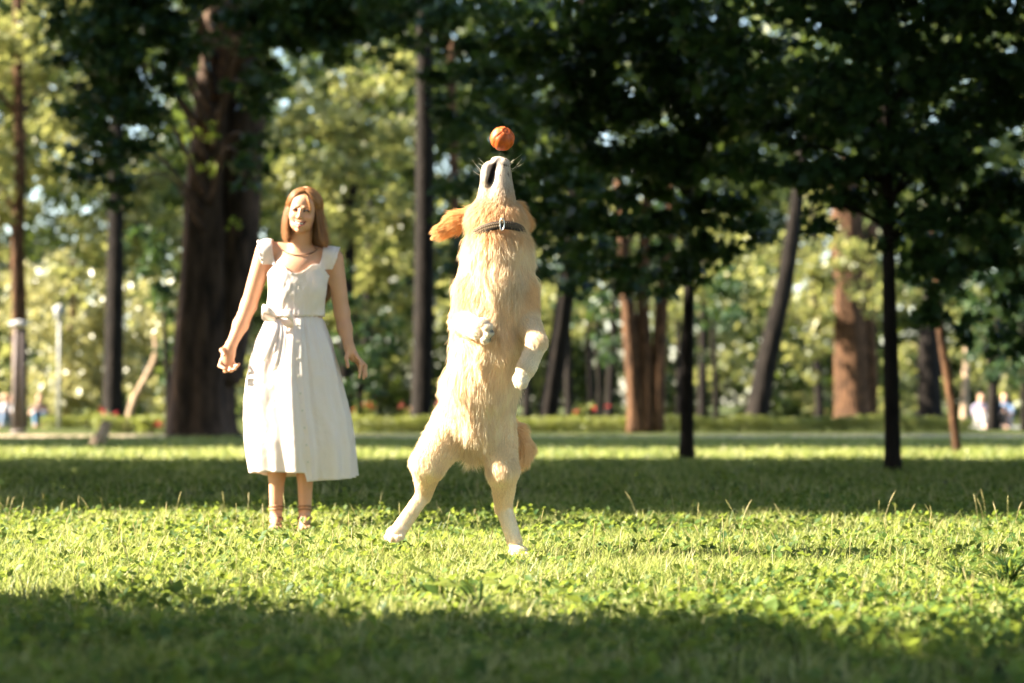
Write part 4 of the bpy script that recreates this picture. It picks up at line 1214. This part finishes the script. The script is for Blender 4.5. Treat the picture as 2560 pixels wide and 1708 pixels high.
def build_woman():
    s = SW
    B = Body()
    def cone(a, b, ra, rb, zone='skin', k=10, q=None, sub=False): B.cone(Q(*a), Q(*b), ra * s, rb * s, k * s, zone, q, sub)
    def ell(c, r, zone='skin', k=10, sub=False): B.ell(Q(*c), np.array(r) * s, k * s, zone, None, sub)
    # torso
    qt = (1, 1.32, 1)
    ell((747, 676, 4), (70, 44, 46), 'torso', 16)
    cone((750, 632, 4), (676, 628, 6), 22, 24, 'torso', 18)
    cone((752, 632, 4), (824, 646, 6), 22, 24, 'torso', 18)
    cone((746, 690, 2), (739, 765, 2), 64, 56, 'torso', 24, qt)
    cone((739, 765, 2), (738, 800, 2), 55, 58, 'torso', 24, qt)
    cone((738, 800, 2), (742, 890, 4), 60, 84, 'torso', 30, qt)
    ell((716, 724, -22), (32, 22, 34), 'torso', 30)
    ell((774, 727, -22), (32, 22, 34), 'torso', 30)
    # legs
    for hx, kx, ax, dz in ((707, 694, 690, 0), (779, 765, 762, 0)):
        cone((hx, 920, 6), (kx, 1090, -8), 42, 27, 'leg', 20)
        cone((kx, 1090, -8), (ax, 1290, 8), 26, 15, 'leg', 14)
        ell((kx - 1, 1160, 10), (24, 24, 52), 'leg', 12)
        ell((ax, 1306, 16), (14, 17, 16), 'foot', 8)
        cone((ax, 1302, 4), (ax - 3, 1317, -58), 15, 9, 'foot', 10)
        for j in range(5): cone((ax - 12 + 6 * j, 1318, -52), (ax - 14 + 6 * j, 1321, -76 + 2.2 * abs(j - (1 if ax < 700 else 3)) ** 1.3), 5, 4, 'foot', 3)
    # arms
    cone((664, 630, 4), (622, 764, 10), 26, 19.5, 'arm', 14)
    cone((622, 764, 10), (602, 812, 0), 19.5, 18.5, 'arm', 10)
    cone((602, 812, 0), (577, 866, -22), 18.5, 12.5, 'arm', 10)
    cone((834, 648, 4), (855, 782, 10), 25, 19, 'arm', 14)
    cone((855, 782, 10), (862, 822, 2), 19, 18, 'arm', 10)
    cone((862, 822, 2), (873, 868, -14), 18, 12, 'arm', 10)
    # hand at left: palm up to the viewer, fingers curled
    cone((577, 864, -22), (571, 884, -24), 13, 15, 'hand', 8, (1, 1.25, 1))
    cone((571, 884, -24), (568, 908, -26), 16.5, 17, 'hand', 8, (1, 1.7, 1))
    for f in ([(554, 900, -26), (549, 915, -36), (562, 922, -50)], [(562, 914, -26), (563, 928, -40), (576, 926, -54)], [(573, 914, -26), (577, 927, -40), (588, 922, -52)], [(583, 908, -24), (590, 917, -36), (597, 911, -46)]):
        cone(f[0], f[1], 5.2, 4.6, 'hand', 3.0); cone(f[1], f[2], 4.6, 3.9, 'hand', 2.5)
    cone((562, 872, -26), (554, 876, -38), 6.5, 5.4, 'hand', 4); cone((554, 876, -38), (561, 888, -50), 5.2, 4.2, 'hand', 3)
    # hand at right: hanging loose, thumb towards the skirt
    cone((873, 868, -14), (879, 884, -14), 12.5, 13, 'hand', 8, (1, 1.3, 1))
    cone((879, 884, -14), (885, 894, -13), 13, 12, 'hand', 6, (1, 1.3, 1))
    for f, r in (([(888, 886, -22), (904, 909, -30), (898, 944, -34)], 5.2), ([(891, 889, -14), (911, 912, -16), (909, 946, -18)], 5.2), ([(892, 893, -6), (914, 914, -4), (915, 941, -6)], 5), ([(884, 896, -4), (897, 914, 4), (899, 932, 2)], 4.5)):
        cone(f[0], f[1], r, r * .9, 'hand', 2.5); cone(f[1], f[2], r * .9, r * .75, 'hand', 2)
    cone((871, 876, -20), (866, 896, -28), 6.2, 5.2, 'hand', 4); cone((866, 896, -28), (870, 917, -34), 5.2, 4.2, 'hand', 3)
    # head in its own frame (millimetres): x to the viewer's right, y out of the face, z up
    Hc = Q(759, 528, -22)
    U = np.array((.118, -.06, 1.0)); U /= np.linalg.norm(U)
    Fw = np.array((-.09, -1.0, .05)); Fw -= U * (Fw @ U); Fw /= np.linalg.norm(Fw)
    R = np.cross(U, Fw)
    RM = np.stack([R, Fw, U], 1)
    def h(x, y, z): return Hc + .001 * (x * R + y * Fw + z * U)
    def he(c, r, zone='head', k=14, sub=False): B.ell(h(*c), np.array(r) * .001, k * .001, zone, RM, sub)
    def hcn(a, b, ra, rb, zone='head', k=6, sub=False): B.cone(h(*a), h(*b), ra * .001, rb * .001, k * .001, zone, None, sub)
    B.cone(h(0, -14, -60), Q(748, 650, 6), .050, .058, .02, 'neck', None)
    he((0, -18, 28), (70, 88, 78))
    he((0, 26, -20), (63, 56, 84), k=16)
    he((0, 30, 40), (56, 48, 44), k=16)
    he((0, 34, -70), (49, 44, 34), k=16)
    he((0, 66, -97), (16, 13, 12), k=14)
    for sg in (-1, 1):
        he((sg * 35, 56, -30), (22, 21, 20), k=14)
        he((sg * 71, -6, -6), (7, 17, 29), k=6)
    for sg in (-1, 1):
        he((sg * 31, 90, 3), (17, 15, 8.5), k=8, sub=True)
        he((sg * 31, 70, 2), (13.5, 13, 11), 'head', k=4)
        hcn((sg * 14, 80, 17), (sg * 44, 68, 18), 5, 5, k=8)
    hcn((0, 82, 6), (0, 95, -26), 7, 8, k=8)
    he((0, 97, -31), (9.5, 9.5, 8.5), k=6)
    for sg in (-1, 1): he((sg * 10, 87, -34), (7, 8.5, 6.5), k=5)
    for sg in (-1, 1): hcn((sg * 15, 90, -37), (sg * 37, 74, -56), 2.2, 3.0, k=6, sub=True)
    hcn((-29, 72, -50), (0, 84, -59), 4, 5, k=4); hcn((0, 84, -59), (29, 72, -50), 5, 4, k=4)
    hcn((-22, 74, -68), (0, 84, -79), 4.5, 6.5, k=4); hcn((0, 84, -79), (22, 74, -68), 6.5, 4.5, k=4)
    for a, b in (((-28, 77, -54), (-14, 86, -63)), ((-14, 86, -63), (14, 86, -63)), ((14, 86, -63), (28, 77, -54))):
        hcn(a, b, 3.8 if abs(a[0]) > 20 else 6.4, 6.4 if abs(b[0]) < 20 else 3.8, k=3, sub=True)
    v, F = B.surface(.0042)
    base = np.array((Q(738, 1325)[0], YW, 0.0))
    # --- colours of skin, lips, brows, lashes, scalp, and painted shade in the mouth
    L3 = (v - Hc) @ RM * 1000
    skin = np.tile(np.array((.52, .27, .16)), (len(v), 1)) * (1 + .05 * value_noise(v, 30, 2))[:, None]
    def near(poly, r, soft=1.6):
        poly = np.array(poly, np.float32); d = np.full(len(v), 99.0)
        fl = np.array((1, .35, 1), np.float32)
        for a, b in zip(poly[:-1], poly[1:]): d = np.minimum(d, sd_cone(L3.astype(np.float32) * fl, a * fl, b * fl, 0, 0))
        return np.clip((r - d) / soft + .5, 0, 1)[:, None] * (L3[:, 1:2] > 40)
    def paint(w, c):
        nonlocal skin
        skin = skin * (1 - w) + np.array(c) * w
    for sg in (-1, 1):
        paint(near([(sg * 38, 66, -34), (sg * 36, 66, -30)], 16, 16) * .45, (.70, .30, .21))
        paint(near([(sg * 15, 84, 15), (sg * 31, 80, 20), (sg * 49, 66, 16)], 3.4, 3), (.24, .125, .06))
        paint(near([(sg * 18, 80, 0), (sg * 25, 82, 3.5), (sg * 35, 82, 4), (sg * 46, 72, -1)], 5.2, 2.6), (.03, .018, .013))
    paint(near([(-30, 74, -50), (-11, 85, -57), (0, 86, -58), (11, 85, -57), (30, 74, -50)], 3.8), (.40, .11, .09))
    paint(near([(-27, 76, -60), (0, 86, -79), (27, 76, -60)], 5.0), (.45, .12, .10))
    paint(near([(-24, 78, -58), (-10, 80, -65), (10, 80, -65), (24, 78, -58)], 4.6) * (L3[:, 1:2] < 82), (.06, .012, .012))  # dark recess of the open mouth painted in
    for sg in (-1, 1): paint(near([(sg * 29, 76, -54), (sg * 32, 74, -50)], 2.4), (.12, .035, .03))  # shade at the mouth corners painted onto the skin
    scalp = ((L3[:, 2] > 80) & (L3[:, 1] < 64)) | ((L3[:, 1] < 12) & (L3[:, 2] > -50) & (np.abs(L3[:, 0]) < 90) & (np.linalg.norm(L3, axis=1) < 150))
    skin[scalp & (np.linalg.norm(L3, axis=1) < 160)] = (.34, .18, .08)
    person = mesh_object('person', v, F, vcol_mat('skin', .5, .35, .12), smooth=True, attrs={'vcol': ('FLOAT_COLOR', np.hstack([skin, np.ones((len(v), 1))]))}, base=base)
    tag(person, 'smiling person in a white sleeveless button-front dress, arms held loosely apart', 'person')
    g = Geo(); g.tube(catmull([h(-21, 71, -59.5) - base, h(0, 79, -64) - base, h(21, 71, -59.5) - base], 5), [.002] + [.0052] * 9 + [.002], 8)
    g.build('teeth', simple_mat('teeth', (.74, .68, .60), .3, .5), person)

    # --- dress
    T = Body(); T.pr = [p for p in B.pr if p['zone'] == 'torso']
    A = Body(); A.pr = [p for p in B.pr if p['zone'] in ('torso', 'neck')] + [p for p in B.pr if p['zone'] == 'arm'][:1] + [p for p in B.pr if p['zone'] == 'arm'][3:4]
    def field(body, p):
        d = np.full(p.shape[:-1], 9.0)
        for pr in body.pr:
            e = body.dist(pr, p.astype(np.float32)); k = pr['k']
            t = np.clip(.5 + .5 * (d - e) / k, 0, 1); d = d * (1 - t) + e * t - k * t * (1 - t)
        return d
    def reach(body, c, dr, off, rmax=.3):
        """outermost distance along dr from c where the body is `off` away"""
        rs = np.linspace(.01, rmax, 240)
        d = field(body, c[:, None, :] + dr[:, None, :] * rs[None, :, None])
        last = 239 - np.argmax((d < off)[:, ::-1], axis=1)
        return rs[last]
    cloth = cloth_mat()
    dress = empty('dress', (0, 0, 0)); dress.parent = person
    nc = 144
    th = np.linspace(-math.pi, math.pi, nc, endpoint=False)
    deg = np.abs(np.degrees(th))
    top = np.interp(deg, [0, 12, 24, 38, 52, 62, 82, 110, 150, 180], [687, 684, 676, 664, 662, 672, 694, 692, 672, 670])
    rows = 26
    V = []
    for i in range(rows):
        t = i / (rows - 1)
        py = 792 + (top - 792) * t
        cx = np.interp(py, [670, 792], [747, 738])
        c = np.array([Q(x, y, 2) for x, y in zip(cx, py)])
        dr = np.stack([np.sin(th), -np.cos(th), 0 * th], 1)
        wr = .0025 * value_noise(np.stack([th * 5, np.full(nc, t * 6), 0 * th], 1), 1.0, 5) + .0018 * value_noise(np.stack([th * 14, np.full(nc, t * 9), 0 * th], 1), 1.0, 6)
        gather = .002 * (1 - t) ** 5 * np.sin(th * 34)
        r = reach(T, c, dr, .008) + .004
        r = sum(np.roll(r, q) * wq for q, wq in zip(range(-6, 7), np.hanning(15)[1:-1] / np.hanning(15).sum())) + wr + gather + (.004 if i == rows - 1 else 0)
        V.append(c + dr * r[:, None])
    V = np.concatenate(V)
    i = np.arange(rows * nc).reshape(rows, nc)
    Fq = np.stack([i[:-1].ravel(), np.roll(i, -1, 1)[:-1].ravel(), np.roll(i, -1, 1)[1:].ravel(), i[1:].ravel()], 1)
    bod = mesh_object('bodice', V - base, Fq, cloth, dress, smooth=True)
    md = bod.modifiers.new('thickness', 'SOLIDIFY'); md.thickness = .0025; md.offset = 1
    # straps with scalloped ruffles
    for sg, x_in, x_out, slope in ((-1, 690, 660, -8), (1, 800, 832, 10)):
        C0 = Q((x_in + x_out) / 2, 672 if sg > 0 else 660, 4)
        al = np.radians(np.linspace(-16, 196, 40)); ww = np.linspace(0, 1, 8)
        G_ = []
        for a in al:
            up_ = math.sin(max(0, min(a, math.pi)))
            xs = x_in + (x_out - x_in) * ww + slope * up_
            c = np.array([Q(x, 668 if sg > 0 else 656, 4) for x in xs])
            dr = np.tile(np.array((0, -math.cos(a), math.sin(a))), (len(ww), 1))
            r = reach(A, c, dr, .004, .2) + .004
            G_.append(c + dr * r[:, None])
        G_ = np.array(G_)
        n0, n1 = G_.shape[:2]; i = np.arange(n0 * n1).reshape(n0, n1)
        f4 = np.stack([i[:-1, :-1].ravel(), i[:-1, 1:].ravel(), i[1:, 1:].ravel(), i[1:, :-1].ravel()], 1)
        stp = mesh_object('strap', G_.reshape(-1, 3) - base, f4, cloth, dress, smooth=True)
        md = stp.modifiers.new('thickness', 'SOLIDIFY'); md.thickness = .003; md.offset = 0
        # ruffle
        edge = G_[:, -1]; out = []
        for j in range(n0):
            t = j / (n0 - 1); a = al[j]
            amp = math.sin(math.pi * min(1, max(0, t))) ** .5
            for q in np.linspace(0, 1, 6):
                wv = math.sin(t * 60) * .0045 * q
                o = edge[j] + np.array((sg * .015, 0, 0)) * q * amp * (1 + .16 * math.sin(t * 60)) + np.array((0, -math.cos(a), math.sin(a))) * (wv + .010 * q * amp - .012 * q * q * amp)
                out.append(o)
        i = np.arange(n0 * 6).reshape(n0, 6)
        f4 = np.stack([i[:-1, :-1].ravel(), i[:-1, 1:].ravel(), i[1:, 1:].ravel(), i[1:, :-1].ravel()], 1)
        rf = mesh_object('ruffle', np.array(out) - base, f4, cloth, dress, smooth=True)
        md = rf.modifiers.new('thickness', 'SOLIDIFY'); md.thickness = .002; md.offset = 0
    # skirt, blown a little to the left, gathered at the waist
    ey = [786, 800, 850, 900, 950, 1000, 1050, 1100, 1150, 1200]
    el = [676, 664, 640, 626, 616, 611, 610, 613, 619, 627]
    er = [800, 808, 828, 842, 854, 866, 877, 885, 888, 890]
    nc = 240; rows = 70
    th = np.linspace(-math.pi, math.pi, nc, endpoint=False) + .1
    X = np.sin(th)
    xpl = .10                                  # where the button placket runs (to the right of the middle)
    hem = np.where(np.cos(th) > 0, np.where(X < xpl, 1180 + 2 * np.sin(3 * th), np.interp(X, [xpl, 1], [1202, 1194])), np.interp(X, [-1, -.6, 1], [1182, 1196, 1190]))
    V = []
    for i in range(rows):
        t = i / (rows - 1)
        py = 785 + (hem - 785) * t
        l = np.interp(py, ey, el); r_ = np.interp(py, ey, er)
        cx, a = (l + r_) / 2, (r_ - l) / 2
        b = a * (.80 - .08 * t)
        fine = np.exp(-t * 5)
        sm = np.clip(t * 6, 0, 1)
        pleat = .030 * np.sin(26 * th + 1.2 * np.sin(3 * th)) * fine * sm ** .3 + .012 * np.sin(41 * th + 2) * fine * sm
        big = 1.5 * (.042 * np.sin(7 * th + .6 + 1.1 * t) + .028 * np.sin(11 * th + 2.2 - .8 * t) + .022 * np.sin(17 * th + .9 + 1.4 * t)) * sm * (.35 + .65 * t)
        tube = .035 * np.exp(-((th - .26 + .07 * t) / .07) ** 2) - .05 * np.exp(-((th - .42 + .05 * t) / .06) ** 2) + .03 * np.exp(-((th + .30 - .1 * t) / .08) ** 2) - .04 * np.exp(-((th + .12) / .05) ** 2) * (1 - t)
        nz = .045 * value_noise(np.stack([X * 3.2, np.cos(th) * 3.2, np.full(nc, t * 3.5)], 1), 1.0, 9) * sm + .018 * value_noise(np.stack([X * 9, np.cos(th) * 9, np.full(nc, t * 11)], 1), 1.0, 10) * sm
        edgefix = 1 - .6 * np.abs(X) ** 6
        m = 1 + (pleat + big + tube * sm + nz) * edgefix
        if i == rows - 1: m = m * 1.006
        step = np.where((X > xpl) & (np.cos(th) > 0), .012 * sm, 0)
        mm = m + step
        c = np.array([Q(x, y, 2) for x, y in zip(cx, py)])
        V.append(c + s * np.stack([X * a * mm, -np.cos(th) * b * mm, 0 * th], 1))
    V = np.concatenate(V)
    i = np.arange(rows * nc).reshape(rows, nc)
    Fq = np.stack([i[:-1].ravel(), i[1:].ravel(), np.roll(i, -1, 1)[1:].ravel(), np.roll(i, -1, 1)[:-1].ravel()], 1)
    sk = mesh_object('skirt', V - base, Fq, cloth, dress, smooth=True)
    md = sk.modifiers.new('thickness', 'SOLIDIFY'); md.thickness = .0022; md.offset = 0
    # placket strip with buttons
    grid = V.reshape(rows, nc, 3)
    jp = int(np.argmin(np.where(np.cos(th) > 0, np.abs(X - xpl), 9)))
    line = grid[2:-1, jp + 3] + np.array((0, -.004, 0))
    vv, ff = ribbon(line - base, 15 * s, (1, 0, 0), .002)
    g = Geo(); g.add(vv, ff); plk = g.build('placket', cloth, dress, smooth=False)
    btn = simple_mat('button_shell', (.62, .56, .48), .35, .5)
    for kx in range(9):
        p0 = line[3 + kx * 7] - base
        g = Geo(); g.tube([p0 + np.array((0, -.001, 0)), p0 + np.array((0, -.0045, 0))], [.0062, .0055], 12); g.build('button', btn, plk, smooth=False)
    # sash and bow
    cen = np.array([Q(738 + 0 * a, 786, 2) for a in th[::3]])
    ringp = cen + s * np.stack([np.sin(th[::3]) * 65, -np.cos(th[::3]) * 53, 2 * np.sin(th[::3] * 2)], 1)
    ringp = np.vstack([ringp, ringp[:1]])
    vv, ff = ribbon(ringp - base, 17 * s, (0, 0, 1), .004)
    g = Geo(); g.add(vv, ff); sash = g.build('sash', cloth, dress)
    kn = Q(693, 794, -60)
    def bowpart(name, pts, w, side=(0, 0, 1)):
        q = catmull([Q(*p_) for p_ in pts], 5); wd = np.interp(np.linspace(0, 1, len(q)), np.linspace(0, 1, len(w)), w) * s
        vv, ff = ribbon(q - base, wd, side, .003)
        g = Geo(); g.add(vv, ff); return g.build(name, cloth, sash)
    bowpart('bow_loop', [(693, 793, -66), (678, 781, -80), (660, 773, -78), (656, 786, -68), (674, 797, -66), (692, 796, -66)], [9, 20, 24, 24, 18, 9])
    bowpart('bow_loop', [(694, 794, -66), (710, 785, -80), (729, 791, -80), (733, 806, -72), (714, 808, -68), (695, 797, -66)], [9, 20, 24, 24, 18, 9])
    bowpart('bow_tail', [(692, 796, -66), (688, 825, -84), (678, 855, -94), (666, 885, -100), (660, 902, -102)], [9, 20, 25, 27, 26], (1, 0, .15))
    bowpart('bow_tail', [(696, 797, -66), (702, 830, -86), (697, 870, -96), (690, 905, -104), (684, 927, -106)], [9, 17, 20, 21, 15], (1, 0, .1))
    g = Geo(); kb = Body(); kb.ell(kn - base, np.array((9, 7, 8)) * s, .001); kv, kf = kb.surface(.0022)
    mesh_object('bow_knot', kv, kf, cloth, sash, smooth=True)

    # --- necklace lying on the collarbones
    nk = []
    for t in np.linspace(-1, 1, 25):
        c = Q(752 + 30 * t, 641 - 16 * t * t, 8)[None]; dr = np.array((.55 * t, -1, 0)); dr = (dr / np.linalg.norm(dr))[None]
        nk.append((c + dr * reach(A, c, dr, .001, .2)[:, None])[0] + dr[0] * .0025)
    g = Geo(); g.tube(np.array(nk) - base, [.0022] * 25, 6); g.build('necklace', simple_mat('necklace_cord', (.10, .05, .025), .6), person)

    # --- sandals
    tan = simple_mat('sandal_leather', (.26, .13, .065), .6, .3, noise=.15)
    for ax in (690, 762):
        sd = empty('sandal', (0, 0, 0)); sd.parent = person
        g = Geo()
        out = [(-17, 30), (-15, 8), (-14, -20), (-19, -48), (-17, -70), (-6, -84), (8, -82), (17, -66), (17, -45), (13, -20), (14, 8), (15, 30), (0, 38)]
        n = len(out)
        vv = [Q(ax + x, 1321, d) - base for x, d in out] + [Q(ax + x, 1325.5, d) - base for x, d in out]
        g.add(vv, [[k, (k + 1) % n, n + (k + 1) % n, n + k] for k in range(n)] + [list(range(n))[::-1], list(range(n, 2 * n))]); g.build('sole', tan, sd, smooth=False)
        for py, r, d in ((1268, 17.5, 7), (1276, 17.2, 8), (1296, 18.5, 6)):
            ring = [Q(ax + r * math.cos(a), py + 3 * math.sin(a), d + (r + 1) * math.sin(a)) - base for a in np.linspace(0, 2 * math.pi, 25)]
            vv, ff = ribbon(ring, 4.5 * s, (0, 0, 1), .003)
            g = Geo(); g.add(vv, ff); g.build('strap', tan, sd)
        for d0 in (-26, -50):
            arc = [Q(ax + 19 * math.cos(a), 1321 - 17 * math.sin(a) * (1 if d0 > -40 else .75), d0) - base for a in np.linspace(0, math.pi, 13)]
            vv, ff = ribbon(arc, 7 * s, (0, 1, 0), .003)
            g = Geo(); g.add(vv, ff); g.build('strap', tan, sd)

    # --- hair: parted near the middle, straight, to the shoulders in front and longer down the back
    rg = np.random.default_rng(12)
    n = 15000; m = 16
    side = np.where(rg.uniform(size=n) < .5, -1.0, 1.0)
    u = rg.uniform(0, 1, n)
    el_ = np.array((76, 93, 82.0)); c0 = np.array((0, -17, 27.0))
    part = np.radians(np.interp(u, [0, .35, 1], [40, 10, -95]))       # along the parting, front to back
    dir0 = np.stack([side * (.015 * rg.uniform(size=n)) + .07, np.sin(part), np.cos(part)], 1)
    psi = np.radians(np.interp(u, [0, .25, .6, 1], [68, 92, 140, 178]) + rg.normal(size=n) * 5)
    dir1 = np.stack([side * np.sin(psi), np.cos(psi), np.full(n, -.12)], 1)
    dir0 /= np.linalg.norm(dir0, axis=1)[:, None]; dir1 /= np.linalg.norm(dir1, axis=1)[:, None]
    om = np.arccos(np.clip(np.sum(dir0 * dir1, 1), -1, 1))
    lay = rg.uniform(.99, 1.10, n) + .05 * value_noise(np.stack([psi * 9, side * 3, 0 * u], 1), 1.0, 19) + .06 * (rg.uniform(size=n) < .04) * rg.uniform(0, 1, n)
    pts = np.zeros((n, m, 3)); ns = 8
    for j in range(ns):
        t = j / (ns - 1)
        d = (np.sin((1 - t) * om)[:, None] * dir0 + np.sin(t * om)[:, None] * dir1) / np.sin(om)[:, None]
        pts[:, j] = c0 + d * el_ * (lay * (1 + .02 * math.sin(math.pi * t)))[:, None]
    wpts = Hc + .001 * (pts @ RM.T)
    Lh = np.interp(u, [0, .3, .5, .75, 1], [.15, .165, .20, .42, .46]) * rg.uniform(.86, 1.06, n)
    endp = wpts[:, ns - 1]
    loc = pts[:, ns - 1]
    dn = np.array((0, 0, -1.0))
    for j in range(ns, m):
        t = (j - ns + 1) / (m - ns)
        o = endp + dn * (Lh * t)[:, None]
        inw = np.where(u < .45, 1.0, 0.0)
        o[:, 0] += np.where(side > 0, .026 * t, -.012 * np.sin(t * 2.2)) * inw + .006 * t * value_noise(endp, 40, 3)
        o[:, 1] += np.where(u < .45, -.012 * t, .0) + np.where(u > .6, .045 * np.clip(t * 2 - .5, 0, 1), 0) + .006 * t * value_noise(endp, 40, 4)
        # the long back hair drapes behind the far shoulder
        o[:, 0] += np.where(u > .6, (side * .03 + .03) * t, 0)
        wpts[:, j] = o
    fly = np.where(rg.uniform(size=n) < .08, .010, .003)[:, None, None]
    wpts += fly * rg.normal(size=(n, 1, 3)) * np.linspace(0, 1, m)[None, :, None]
    hc = np.tile(np.array((.38, .18, .07)), (n, 1)) * rg.uniform(.7, 1.3, n)[:, None] * (1 + .4 * value_noise(endp, 120, 8))[:, None]
    hair_object('hair', wpts, np.linspace(.0009, .0005, m), fur_mat('hair_blond', .14, .35, .5), person, np.clip(hc, 0, .9), base)
    # loose strands over the forehead on the right
    st = []
    for k in range(26):
        a = np.array((10 + rg.normal() * 3, 60, 84)); b = np.array((40 + rg.normal() * 3, 80 + rg.normal() * 2, 36)); c = np.array((50 + rg.normal() * 3, 78, -8 + rg.normal() * 8))
        st.append([Hc + .001 * RM @ q for q in catmull([a, b, c], 4)])
    hair_object('fringe', np.array(st), np.linspace(.0008, .0003, 9), bpy.data.materials['hair_blond'], person, np.tile(np.array((.55, .28, .11)), (26, 1)), base)
    return person
person = build_woman()
# ---------------------------------------------------------------- people resting far behind
def sitter(label, px, Y, face, hair, top, legs, turn=0.0, lie=0.0):
    """a small seated figure: knees drawn up, arms on the knees"""
    base = np.array((P(px, 1060, Y)[0], Y, 0.0))
    B = Body()
    c, s_ = math.cos(turn), math.sin(turn)
    def w(x, y, z): return np.array((x * c - y * s_, x * s_ + y * c, z))
    def cone(a, b, ra, rb, zone, k=.03): B.cone(w(*a), w(*b), ra, rb, k, zone)
    cone((0, .12, .12), (0, .06 + lie, .38), .15, .14, 'top'); cone((0, .06 + lie, .38), (0, .03 + lie, .54), .15, .13, 'top')
    cone((-.12, .03 + lie, .55), (.12, .03 + lie, .55), .065, .065, 'top')
    cone((0, .02 + lie, .58), (0, 0 + lie, .66), .05, .05, 'face', .02)
    B.ell(w(0, -.02 + lie, .77), (.078, .095, .11), .02, 'face'); B.ell(w(0, .02 + lie, .80), (.09, .10, .105), .012, 'hair'); B.ell(w(0, -.115 + lie, .76), (.014, .02, .02), .012, 'face')
    for sg in (-1, 1):
        cone((sg * .09, .08, .11), (sg * .12, -.30, .40), .09, .065, 'legs'); cone((sg * .12, -.30, .40), (sg * .11, -.42, .06), .06, .04, 'legs')
        cone((sg * .11, -.40, .05), (sg * .12, -.56, .035), .045, .03, 'face')
        cone((sg * .19, .03 + lie, .53), (sg * .24, -.10, .36), .05, .042, 'top'); cone((sg * .24, -.10, .36), (sg * .12, -.30, .46), .04, .03, 'face')
        B.ell(w(sg * .11, -.34, .46), (.035, .045, .03), .015, 'face')
    v, F = B.surface(.02)
    cols = dict(face=face, hair=hair, top=tuple(.45 * q for q in top), legs=tuple(.5 * q for q in legs))
    vc = np.array([cols[p['zone']] for p in B.pr])[B.zones(v)]
    o = mesh_object('person', v, F, vcol_mat('far_clothes', .8, .2), smooth=True, attrs={'vcol': ('FLOAT_COLOR', np.hstack([vc, np.ones((len(v), 1))]))})
    o.location = tuple(base)
    tag(o, label, 'person')
SK = (.55, .32, .21)
sitter('distant seated person in a lilac top left of the forked trunk', 2452, 62, SK, (.08, .05, .03), (.60, .54, .72), (.75, .72, .70), .3)
sitter('distant seated person in a blue top right of the forked trunk', 2512, 62, SK, (.05, .035, .03), (.28, .42, .66), (.66, .48, .44), -.6)
sitter('distant seated person in dark clothes in front of the forked trunk', 2490, 60, (.30, .18, .13), (.02, .018, .016), (.03, .03, .035), (.03, .03, .035), .1)
sitter('distant seated person in blue trousers right of the double lamp', 99, 64, SK, (.03, .02, .018), (.30, .20, .17), (.14, .30, .48), .2)
sitter('distant seated person in pale blue at the left picture edge', 14, 62, SK, (.10, .06, .04), (.80, .80, .82), (.40, .52, .74), -.3)
sitter('distant seated person in white left of the double lamp', 26, 70, SK, (.2, .12, .07), (.82, .82, .84), (.75, .76, .80), .3)
def blanket(label, px, Y, w, d, colr):
    base = np.array((P(px, 1060, Y)[0], Y, 0.0))
    n = 14; V = []
    for j in range(n):
        for i in range(n):
            x, y = (i / (n - 1) - .5) * w, (j / (n - 1) - .5) * d
            V.append((x, y, .035 + .02 * math.sin(7 * x + 3 * y) * math.cos(5 * y)))
    i = np.arange(n * n).reshape(n, n)
    F = np.stack([i[:-1, :-1].ravel(), i[:-1, 1:].ravel(), i[1:, 1:].ravel(), i[1:, :-1].ravel()], 1)
    o = mesh_object('blanket', np.array(V), F, simple_mat('blanket_' + str(px), colr, .9, .1, noise=.1), smooth=True)
    o.location = tuple(base); md = o.modifiers.new('thickness', 'SOLIDIFY'); md.thickness = .012
    tag(o, label, 'blanket')
blanket('pale picnic blanket under the seated people at right', 2492, 61.2, 1.9, 2.6, (.40, .38, .34))
